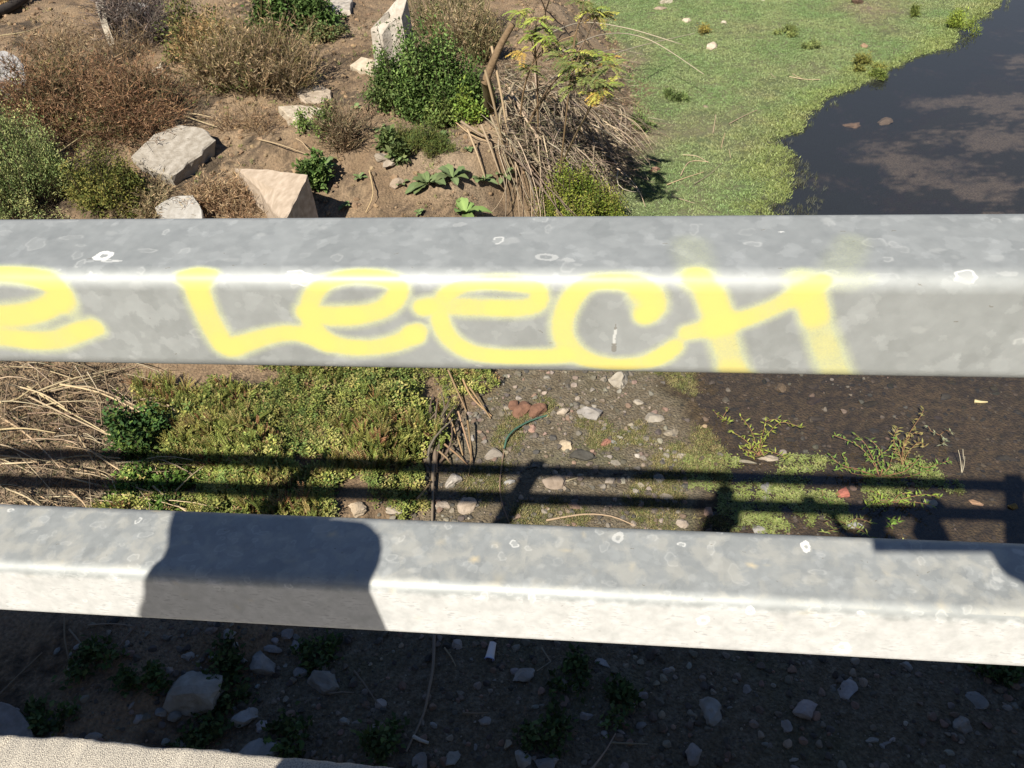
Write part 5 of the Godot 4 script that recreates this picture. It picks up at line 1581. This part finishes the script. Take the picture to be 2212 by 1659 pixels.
func build_mud() -> void:
	var lime := Color(0.22, 0.25, 0.05)
	var green := Color(0.13, 0.20, 0.045)
	water_plant("lime sprawling water plant by the long stone, reaching over the mud", 1640, 985, [[[1630, 950], [1620, 925], [1600, 900]], [[1650, 950], [1665, 930], [1690, 912], [1735, 924]], [[1620, 960], [1595, 940], [1580, 932]], [[1640, 960], [1650, 930], [1655, 910], [1680, 905]], [[1625, 975], [1600, 970], [1610, 965]], [[1660, 975], [1690, 985], [1700, 990]], [[1650, 985], [1640, 970], [1645, 950]], [[1615, 985], [1625, 965], [1635, 960]]], lime)
	water_plant("small lime sprig rooted in the mud beyond the larger one", 1560, 905, [[[1548, 895], [1540, 885]], [[1568, 890], [1575, 882]], [[1570, 908], [1575, 915]]], lime)
	water_plant("broad green water plant growing over the upper rail shadow", 1900, 1030, [[[1880, 990], [1850, 960], [1800, 940]], [[1890, 1000], [1870, 960], [1850, 940]], [[1910, 1000], [1900, 970], [1880, 950]], [[1850, 1015], [1810, 1000], [1795, 985]], [[1920, 1010], [1930, 980], [1945, 960], [1935, 940]], [[1940, 1020], [1970, 1000], [2000, 1010], [2050, 995]], [[1870, 1020], [1840, 1010], [1800, 1015]], [[1930, 1025], [1960, 1015], [1985, 990]], [[1960, 1030], [1990, 1020], [2010, 1015]], [[1840, 1022], [1830, 1005], [1820, 980]], [[1905, 1015], [1895, 990], [1920, 970]]], green)
	water_plant("tall budded water plant sprig standing over the mud", 1950, 1010, [[[1950, 970], [1965, 935], [1985, 905], [1996, 885]], [[1945, 985], [1930, 950], [1940, 925]], [[1960, 980], [1985, 955], [1998, 965]], [[1955, 960], [1975, 935], [1990, 940]]], Color(0.22, 0.19, 0.07))
	water_plant("bright green plants between the two rail shadows", 1930, 1085, [[[1900, 1068], [1880, 1060]], [[1940, 1070], [1970, 1062]], [[1960, 1075], [2000, 1068], [2030, 1075]], [[1910, 1085], [1885, 1090]], [[1975, 1085], [2010, 1090]], [[1890, 1080], [1870, 1095]]], Color(0.20, 0.27, 0.05))
	water_plant("two-leaved green sprig beside the red brick chunk", 1785, 1078, [[[1778, 1070], [1775, 1058]], [[1788, 1086], [1790, 1094]]], green)
	water_plant("single star-shaped green sprig behind the lower rail", 1930, 1130, [[[1925, 1122]], [[1940, 1126]], [[1922, 1136]]], Color(0.17, 0.26, 0.05))
	water_plant("light green weeds around the grey stone behind the lower rail", 1830, 1132, [[[1800, 1122], [1780, 1130]], [[1850, 1120], [1880, 1128]], [[1810, 1142], [1780, 1150]], [[1860, 1145], [1880, 1160]]], Color(0.20, 0.23, 0.07))
	water_plant("pale weed floating beyond the budded sprig", 2030, 940, [[[2010, 930], [2005, 920]], [[2045, 930], [2060, 935]], [[2040, 950], [2035, 960]]], Color(0.20, 0.21, 0.13))
	# a dry forked reed that stands in the mud
	var rb := gp(2078, 1022)
	var rd := thing("forked_reed", "pale forked dry reed standing upright in the mud", "reed", rb)
	for q in [[2070, 972], [2080, 970], [2084, 985]]:
		var mb := MB.new()
		mb.tube(curve_pts(Vector3(0, -0.02, 0), gp(q[0], q[1], 0.22) - rb, Vector3(0.01, 0, 0), 4), 0.005, 0.003, 4, Color(0.42, 0.38, 0.28))
		part("stalk", mb.mesh(), M.dry, rd)
	var S := [
		[1822, 1066, 30, 24, Color(0.42, 0.15, 0.11), "red brick chunk in the puddle between the rail shadows", "brick_chunk"],
		[1656, 992, 44, 14, Color(0.40, 0.35, 0.28), "long pale stone under the lime water plant", "stone"],
		[1655, 1055, 28, 22, Color(0.34, 0.34, 0.32), "grey stone in the algae puddle", "stone"],
		[1848, 1138, 30, 18, Color(0.36, 0.37, 0.37), "blue-grey stone ringed by weeds behind the lower rail", "stone"],
		[1640, 1148, 30, 20, Color(0.32, 0.31, 0.29), "speckled grey stone behind the lower rail", "stone"],
		[2010, 1088, 26, 18, Color(0.40, 0.39, 0.33), "pale mossy stone in the green plants", "stone"],
		[1692, 980, 18, 14, Color(0.33, 0.29, 0.25), "small pale stone beside the long one", "stone"],
		[1522, 922, 12, 9, Color(0.42, 0.31, 0.20), "small tan stone alone on the mud", "stone"],
		[1684, 840, 24, 20, Color(0.13, 0.095, 0.065), "brown stone sunk in the mud under the upper rail", "stone"],
		[1612, 998, 40, 8, Color(0.24, 0.22, 0.17), "thin flat stone in the moss", "stone"],
		[2108, 1088, 26, 12, Color(0.35, 0.22, 0.14), "reddish pebble beside the dry grass tuft", "stone"],
		[2186, 1095, 20, 16, Color(0.30, 0.20, 0.06), "amber stone in the shallow water", "stone"],
		[1475, 985, 14, 10, Color(0.42, 0.38, 0.32), "whitish pebble at the mud rim", "stone"],
		[1655, 1078, 18, 12, Color(0.24, 0.23, 0.2), "half sunk stone at the shadow edge", "stone"]]
	for q in S: stone(q[0], q[1], q[2], q[3], q[4], q[5], "", q[6])
	# lumps of silt and weed under the film of water
	for k in 46:
		var x := rng.randf_range(1500, 2230)
		var y := rng.randf_range(815, 1010)
		stone(x, y, rng.randf_range(12, 34), rng.randf_range(7, 16), jitter(Color(0.034, 0.029, 0.023), 0.35), "dark lump of silt and weed in the shallow mud", "dark lumps in the shallow mud", "silt_lump", 3, 1).position.y -= 0.012
	stick("dead_leaf", "pale curled dead leaf floating on the brown shallows", [[2104, 868, 0.006], [2118, 870, 0.012], [2132, 870, 0.006]], 0.022, 0.008, Color(0.44, 0.37, 0.20), "leaf")
	# duckweed and algae
	var dw := MB.new()
	for k in 7: dw.leaf(Vector3(rng.randfn(), 0.1, rng.randfn()) * 0.014, Vector3(rng.randfn(), 0.1, rng.randfn()).normalized(), Vector3.UP, 0.016, 0.012, Color(1, 1, 1))
	var xf := []
	var cl := []
	for k in 5200:
		var p := gp(rng.randf_range(1480, 2080), rng.randf_range(985, 1175))
		var dn := na.get_noise_2d(p.x * 110.0 + 70.0, p.z * 110.0)
		var t := topx(p)
		if dn < 0.05 + 0.18 * smoothstep(1800.0, 2080.0, t.x): continue
		xf.append(xform(Vector3(p.x, maxf(p.y, 0.0) + 0.004, p.z), rng.randf_range(0.6, 1.6), 0.3))
		cl.append(jitter([Color(0.20, 0.235, 0.07), Color(0.13, 0.16, 0.045), Color(0.24, 0.25, 0.10)][rng.randi() % 3], 0.25))
	multi("duckweed", dw.mesh(), M.leaf, xf, cl, "light green duckweed and algae on the shallow puddles", "duckweed")
	# dark specks of silt on the mud
	var sk := rock_mesh(0, Vector3(0.02, 0.008, 0.018), 3, 0.2, Color(1, 1, 1), 5)
	xf = []
	cl = []
	for k in 4600:
		var f := rng.randf_range(4.6, 8.6)
		var x := rng.randf_range(0.9, 6.0)
		if x - table(SHORE, f) < 0.1: continue
		if na.get_noise_2d(x * 60.0, f * 60.0) < -0.05: continue
		xf.append(xform(on_ground(x, f), 0.3 + pow(rng.randf(), 3.0) * 1.6, 0.4))
		cl.append(jitter([Color(0.030, 0.026, 0.021), Color(0.06, 0.047, 0.035), Color(0.11, 0.085, 0.06)][rng.randi() % 3], 0.3))
	multi("silt_crumbs", sk, M.rock, xf, cl, "dark crumbs of silt over the wet mud", "silt")

func build_under_bridge() -> void:
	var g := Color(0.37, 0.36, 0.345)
	var S := [
		[428, 1506, 118, 96, "biggest pale boulder in the shade under the railing"], [572, 1442, 66, 54, "five-sided pale stone behind the biggest shaded boulder"], [702, 1470, 66, 52, "angular shaded stone with a pointed corner"], [530, 1554, 58, 50, "square shaded stone beside the biggest boulder"],
		[494, 1374, 30, 30, "shaded stone close under the lower rail"], [508, 1396, 24, 14, "small stone below the one under the lower rail"], [524, 1428, 32, 16, "flat stone beside the five-sided one"], [588, 1402, 40, 20, "rounded shaded stone behind the five-sided one"], [622, 1372, 30, 22, "shaded stone nearest the lower rail's underside"], [640, 1396, 30, 26, "pale rounded stone in the shaded row"],
		[644, 1456, 36, 22, "shaded stone between the five-sided and the pointed ones"], [350, 1538, 26, 22, "small pale stone by the biggest boulder"], [372, 1550, 32, 24, "grey stone in front of the small pale one"], [635, 1582, 38, 26, "tan shaded stone in the weeds"], [566, 1570, 34, 22, "brownish stone leaning on the square one"],
		[348, 1626, 38, 30, "shaded block close to the concrete edge"], [388, 1618, 34, 32, "pointed shaded block close to the concrete edge"], [552, 1622, 96, 66, "large triangular shaded rock at the concrete edge"], [480, 1630, 40, 26, "low stone left of the triangular rock's tip"], [912, 1645, 38, 30, "shaded stone in the gravel near the deck edge"], [978, 1638, 46, 34, "pale wedge stone in the gravel near the deck edge"],
		[986, 1392, 28, 24, "triangular stone near the paper cup"], [1537, 1540, 56, 52, "bright angular stone alone on the dark gravel"], [1498, 1628, 46, 46, "speckled grey stone near the bottom of the shade"], [1300, 1430, 46, 16, "flat stone in the gravel under the lower rail"], [1132, 1460, 46, 30, "grey slab-like stone under the lower rail"], [1738, 1540, 68, 40, "low mottled stone in the dark gravel"], [1826, 1490, 50, 36, "rounded dark stone in the shaded mud"], [1126, 1640, 40, 40, "pale tall stone at the bottom of the shade"], [1182, 1648, 54, 30, "broad stone at the bottom of the shade"], [2080, 1570, 36, 34, "rounded stone near the water plants in shade"], [1882, 1600, 28, 12, "thin flat stone in the dark mud"], [2110, 1508, 40, 40, "grey grey stone beside the shaded weeds"], [200, 1592, 36, 22, "grey stone close to the broken slab"], [405, 1418, 26, 18, "small grey stone above the biggest boulder"], [460, 1420, 22, 14, "small pebble above the biggest boulder"], [300, 1552, 26, 20, "grey round stone in the shaded weeds"], [1265, 1550, 34, 22, "half hidden stone in the shaded weeds"], [1390, 1500, 24, 18, "brown pebble in the shaded gravel"], [1700, 1570, 20, 36, "upright narrow stone in the dark gravel"], [820, 1520, 30, 24, "grey stone beside the pale root"], [745, 1560, 26, 20, "grey stone right of the tan one"], [1050, 1555, 28, 20, "grey stone right of the pale root"], [1615, 1490, 26, 18, "grey stone behind the mottled one"], [1960, 1440, 30, 20, "grey stone under the right part of the lower rail"], [1440, 1450, 22, 14, "small grey stone under the lower rail"]]
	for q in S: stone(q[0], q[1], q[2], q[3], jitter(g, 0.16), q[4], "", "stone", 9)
	slab("broken_slab", "broken grey slab in shade beside the concrete edge", [[-60, 1530, 0.12], [0, 1514, 0.16], [36, 1530, 0.15], [58, 1562, 0.12], [66, 1600, 0.1], [60, 1660, 0.08], [-60, 1660, 0.08]], Color(0.33, 0.33, 0.33), 0.04, 0.03)
	for k in 80:
		stone(rng.randf_range(-20, 2230), rng.randf_range(1370, 1670), rng.randf_range(8, 22), rng.randf_range(6, 16), jitter(Color(0.33, 0.32, 0.30), 0.3), "small grey rubble stone in the shade below the bridge", "small rubble in the bridge shade", "rubble_stone", 5, 1)
	# weeds in the shade
	var spots := [[505, 1450, 110, 60], [250, 1430, 120, 80], [520, 1500, 90, 60], [480, 1590, 130, 70], [640, 1610, 110, 70], [330, 1490, 80, 60], [700, 1420, 80, 40], [1190, 1600, 120, 60], [1350, 1530, 120, 70], [1240, 1480, 110, 60], [2140, 1460, 130, 70], [830, 1600, 90, 60], [150, 1560, 110, 60]]
	for q in spots:
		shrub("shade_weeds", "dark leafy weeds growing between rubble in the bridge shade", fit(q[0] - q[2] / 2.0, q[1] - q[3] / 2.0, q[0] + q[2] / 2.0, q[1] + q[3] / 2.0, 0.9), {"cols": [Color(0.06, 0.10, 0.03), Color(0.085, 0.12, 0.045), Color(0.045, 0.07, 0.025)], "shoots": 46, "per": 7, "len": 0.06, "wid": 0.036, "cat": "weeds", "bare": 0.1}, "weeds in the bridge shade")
	# sticks and roots
	stick("pale_root", "long grey root running through the shaded rubble", [[938, 1370, 0.03], [936, 1440, 0.03], [925, 1500, 0.03], [915, 1545, 0.02], [878, 1625, 0.01]], 0.016, 0.008, Color(0.22, 0.18, 0.13), "root")
	for q in [[[140, 1335], [140, 1380], [150, 1430]], [[150, 1360], [190, 1410], [205, 1440]], [[190, 1352], [240, 1348], [286, 1353]], [[255, 1400], [275, 1375], [295, 1350]], [[0, 1500], [40, 1460], [92, 1410]], [[765, 1450], [785, 1475], [815, 1520]], [[710, 1499], [740, 1496], [765, 1497]], [[1000, 1541], [1030, 1542], [1055, 1540]], [[1280, 1660], [1310, 1620], [1330, 1585]], [[1320, 1605], [1360, 1607], [1400, 1608]], [[1170, 1400], [1190, 1430], [1160, 1450]], [[960, 1400], [975, 1420], [985, 1440]]]:
		var ps := []
		for p in q: ps.append([p[0], p[1], 0.03])
		stick("shaded_stick", "thin grey stick lying on the shaded ground", ps, 0.009, 0.005, jitter(Color(0.24, 0.19, 0.13), 0.3), "stick", "sticks in the bridge shade")
	# bone-like forked wood
	stick("bleached_wood", "small bleached forked piece of wood near the deck edge", [[893, 1592, 0.02], [908, 1600, 0.03], [926, 1606, 0.02]], 0.016, 0.011, Color(0.45, 0.42, 0.36), "wood")
	# paper cup lying on its side
	var cp := gp(1062, 1412)
	var cup := thing("paper_cup", "crushed white paper cup with a blue rim lying in the shade", "cup", cp + Vector3(0, 0.045, 0))
	cup.rotation = Vector3(deg_to_rad(98), deg_to_rad(-6), 0)
	var wall := MB.new()
	var prof := [[0.0, -0.075, 0.0], [0.030, -0.075, 0.0], [0.033, -0.02, 0.0], [0.037, 0.04, 0.0], [0.041, 0.075, 0.0], [0.038, 0.072, 0.0], [0.034, 0.0, 0.0], [0.029, -0.068, 0.0]]
	for i in prof.size() - 1:
		for k in 18:
			var a := TAU * k / 18.0
			var b := TAU * (k + 1) / 18.0
			var p: Array = prof[i]
			var r: Array = prof[i + 1]
			var sq := 0.82
			wall.quad(Vector3(cos(a) * p[0], p[1], sin(a) * p[0] * sq), Vector3(cos(b) * p[0], p[1], sin(b) * p[0] * sq), Vector3(cos(b) * r[0], r[1], sin(b) * r[0] * sq), Vector3(cos(a) * r[0], r[1], sin(a) * r[0] * sq), Color(0.75, 0.70, 0.66) if i < 3 else Color(0.68, 0.68, 0.68))
	part("wall", wall.mesh(), M.dry, cup)
	var rim := PackedVector3Array()
	for k in 19: rim.append(Vector3(cos(TAU * k / 18.0) * 0.041, 0.074, sin(TAU * k / 18.0) * 0.0336))
	var rm := MB.new()
	rm.tube(rim, 0.005, 0.005, 6, Color(0.30, 0.36, 0.62))
	part("rim", rm.mesh(), M.dry, cup)

# ------------------------------------------------------------------ people on the footway, behind the camera: only their shadows show
# continuous body from tapered bones [a, b, ra, rb] by surface nets
func body_mesh(bones: Array, lo: Vector3, hi: Vector3, cell: float) -> ArrayMesh:
	var nx := int((hi.x - lo.x) / cell) + 2
	var ny := int((hi.y - lo.y) / cell) + 2
	var nz := int((hi.z - lo.z) / cell) + 2
	var fld := PackedFloat32Array()
	fld.resize(nx * ny * nz)
	fld.fill(1.0)
	for bn in bones:
		var a: Vector3 = bn[0]
		var b: Vector3 = bn[1]
		var ra: float = bn[2]
		var rb: float = bn[3]
		var fl: float = bn[4] if bn.size() > 4 else 1.0
		var mr := maxf(ra, rb) + 0.09
		var i0 := ((a.min(b) - Vector3.ONE * mr - lo) / cell).floor()
		var i1 := ((a.max(b) + Vector3.ONE * mr - lo) / cell).ceil()
		for k in range(maxi(0, int(i0.z)), mini(nz - 1, int(i1.z)) + 1):
			for j in range(maxi(0, int(i0.y)), mini(ny - 1, int(i1.y)) + 1):
				for i in range(maxi(0, int(i0.x)), mini(nx - 1, int(i1.x)) + 1):
					var p := lo + Vector3(i, j, k) * cell
					var ab := b - a
					var t := clampf((p - a).dot(ab) / maxf(ab.length_squared(), 1e-6), 0.0, 1.0)
					var q := p - (a + ab * t)
					q.z /= fl
					var d := q.length() - lerpf(ra, rb, t)
					var id := (k * ny + j) * nx + i
					var o := fld[id]
					var h := clampf(0.5 + 0.5 * (o - d) / 0.04, 0.0, 1.0)
					fld[id] = lerpf(o, d, h) - 0.04 * h * (1.0 - h)
	var idx := {}
	var mb := MB.new()
	for k in nz - 1:
		for j in ny - 1:
			for i in nx - 1:
				var c := Vector3.ZERO
				var cnt := 0
				var v8 := []
				for e in 8: v8.append(fld[((k + (e >> 2)) * ny + j + ((e >> 1) & 1)) * nx + i + (e & 1)])
				for e in [[0, 1], [2, 3], [4, 5], [6, 7], [0, 2], [1, 3], [4, 6], [5, 7], [0, 4], [1, 5], [2, 6], [3, 7]]:
					var x: float = v8[e[0]]
					var y: float = v8[e[1]]
					if (x < 0.0) != (y < 0.0):
						var t := x / (x - y)
						var pa := Vector3(e[0] & 1, (e[0] >> 1) & 1, e[0] >> 2)
						var pb := Vector3(e[1] & 1, (e[1] >> 1) & 1, e[1] >> 2)
						c += pa.lerp(pb, t)
						cnt += 1
				if cnt == 0: continue
				var p := lo + (Vector3(i, j, k) + c / cnt) * cell
				var col := Color(0.45, 0.28, 0.20) if p.y > 1.48 else (Color(0.10, 0.14, 0.22) if p.y > 0.95 else Color(0.06, 0.07, 0.10))
				idx[(k * ny + j) * nx + i] = mb.vert(p, Vector3.UP, col)
	for k in range(1, nz - 1):
		for j in range(1, ny - 1):
			for i in range(1, nx - 1):
				var id := (k * ny + j) * nx + i
				var s := fld[id] < 0.0
				for ax in 3:
					var st: int = [1, nx, nx * ny][ax]
					if s == (fld[id + st] < 0.0): continue
					var u: int = [nx, nx * ny, 1][ax]
					var w: int = [nx * ny, 1, nx][ax]
					var q := [id, id - u, id - u - w, id - w]
					if not (idx.has(q[0]) and idx.has(q[1]) and idx.has(q[2]) and idx.has(q[3])): continue
					var a: int = idx[q[0]]
					var b: int = idx[q[1]]
					var c: int = idx[q[2]]
					var d: int = idx[q[3]]
					if s: mb.ix.append_array([a, c, b, a, d, c])
					else: mb.ix.append_array([a, b, c, a, c, d])
	var so := SurfaceTool.new()
	so.create_from(mb.mesh(), 0)
	so.generate_normals()
	return so.commit()

func build_people() -> void:
	var floor_y := DECK_Y - 0.02
	# standing figure, facing the river (-z); head about 0.23 high
	var bones := [
		[Vector3(0, 1.66, 0), Vector3(0, 1.58, -0.02), 0.095, 0.075, 1.1], [Vector3(0, 1.52, 0), Vector3(0, 1.40, 0.01), 0.055, 0.06],
		[Vector3(-0.12, 1.38, 0.01), Vector3(0.12, 1.38, 0.01), 0.075, 0.075], [Vector3(0, 1.34, 0.01), Vector3(0, 1.05, 0), 0.135, 0.115, 0.8], [Vector3(-0.06, 0.95, 0), Vector3(0.06, 0.95, 0), 0.125, 0.125, 0.85],
		[Vector3(-0.10, 0.92, 0), Vector3(-0.10, 0.50, -0.01), 0.088, 0.06], [Vector3(-0.10, 0.50, -0.01), Vector3(-0.10, 0.10, 0.02), 0.06, 0.04], [Vector3(-0.10, 0.05, 0.04), Vector3(-0.11, 0.04, -0.14), 0.045, 0.035],
		[Vector3(0.10, 0.92, 0), Vector3(0.10, 0.50, -0.01), 0.088, 0.06], [Vector3(0.10, 0.50, -0.01), Vector3(0.10, 0.10, 0.02), 0.06, 0.04], [Vector3(0.10, 0.05, 0.04), Vector3(0.11, 0.04, -0.14), 0.045, 0.035],
		[Vector3(-0.19, 1.37, 0.01), Vector3(-0.22, 1.10, 0.03), 0.05, 0.042], [Vector3(-0.22, 1.10, 0.03), Vector3(-0.20, 0.86, -0.04), 0.042, 0.03],
		[Vector3(-0.20, 0.86, -0.04), Vector3(-0.19, 0.74, -0.07), 0.034, 0.016],
		[Vector3(0.19, 1.37, 0.01), Vector3(0.22, 1.10, 0.03), 0.05, 0.042], [Vector3(0.22, 1.10, 0.03), Vector3(0.20, 0.86, -0.04), 0.042, 0.03],
		[Vector3(0.20, 0.86, -0.04), Vector3(0.19, 0.74, -0.07), 0.034, 0.016]]
	var me := body_mesh(bones, Vector3(-0.36, -0.06, -0.30), Vector3(0.36, 1.86, 0.26), 0.019)
	var hm := body_mesh([[Vector3(0, 1.68, 0.015), Vector3(0, 1.58, 0.045), 0.105, 0.085]], Vector3(-0.2, 1.40, -0.2), Vector3(0.2, 1.9, 0.25), 0.014)
	# the one who films: right arm at the side, left arm stretched out to hold the phone
	var filming := bones.duplicate()
	filming.resize(14)
	filming.append([Vector3(-0.19, 1.37, 0.01), Vector3(-0.19, 1.37, 0.01), 0.05, 0.05])
	for k in [11, 12, 13]: filming[k] = [filming[k][0] * Vector3(-1, 1, 1), filming[k][1] * Vector3(-1, 1, 1), filming[k][2], filming[k][3]]
	filming.append_array([[Vector3(-0.19, 1.37, 0.0), Vector3(-0.25, 1.27, -0.18), 0.05, 0.045], [Vector3(-0.25, 1.27, -0.18), Vector3(-0.41, 1.47, -0.31), 0.045, 0.036], [Vector3(-0.41, 1.47, -0.31), Vector3(-0.50, 1.51, -0.32), 0.042, 0.03]])
	var mf := body_mesh(filming, Vector3(-0.60, -0.06, -0.40), Vector3(0.36, 1.86, 0.26), 0.024)
	# the neighbour bows the head to look down
	var bowed := bones.duplicate()
	bowed[0] = [Vector3(0, 1.585, -0.055), Vector3(0, 1.505, -0.085), 0.095, 0.075, 1.1]
	bowed[1] = [Vector3(0, 1.49, -0.03), Vector3(0, 1.39, 0.01), 0.055, 0.06]
	var mw := body_mesh(bowed, Vector3(-0.36, -0.06, -0.30), Vector3(0.36, 1.86, 0.26), 0.019)
	var hw := body_mesh([[Vector3(0, 1.595, -0.04), Vector3(0, 1.53, 0.0), 0.102, 0.08]], Vector3(-0.2, 1.36, -0.25), Vector3(0.2, 1.8, 0.25), 0.014)
	var who := [[-0.655, 0.05, 0.985, 34.0, mw, "person in dark clothes standing sideways on the footway beside the one filming"], [0.745, 0.36, 1.0, 0.0, mf, "person in dark clothes holding out a phone over the railing"], [1.35, 0.20, 1.0, -70.0, me, "person in dark clothes standing on the footway beyond the one filming"]]
	for q in who:
		var o := thing("person", q[5], "person", Vector3(q[0], floor_y, q[1]), "people on the footway")
		o.scale = Vector3(q[2], q[2], q[2])
		o.rotation.y = deg_to_rad(q[3])
		part("body", q[4], M.dry, o)
		part("hair", hw if q[4] == mw else hm, plain(Color(0.03, 0.022, 0.016), 0.6), o)
	var ph := MB.new()
	add_box(ph, Vector3(-0.075, -0.037, -0.004), Vector3(0.075, 0.037, 0.004), Color(0.03, 0.03, 0.035))
	var po := lump("phone", ph.mesh(), M.leaf_gloss, CAM + Vector3(0.165, -0.012, 0.02), "dark phone held out over the railing", "phone")
	po.basis = Basis(RIGHT, UP, -FWD).orthonormalized()
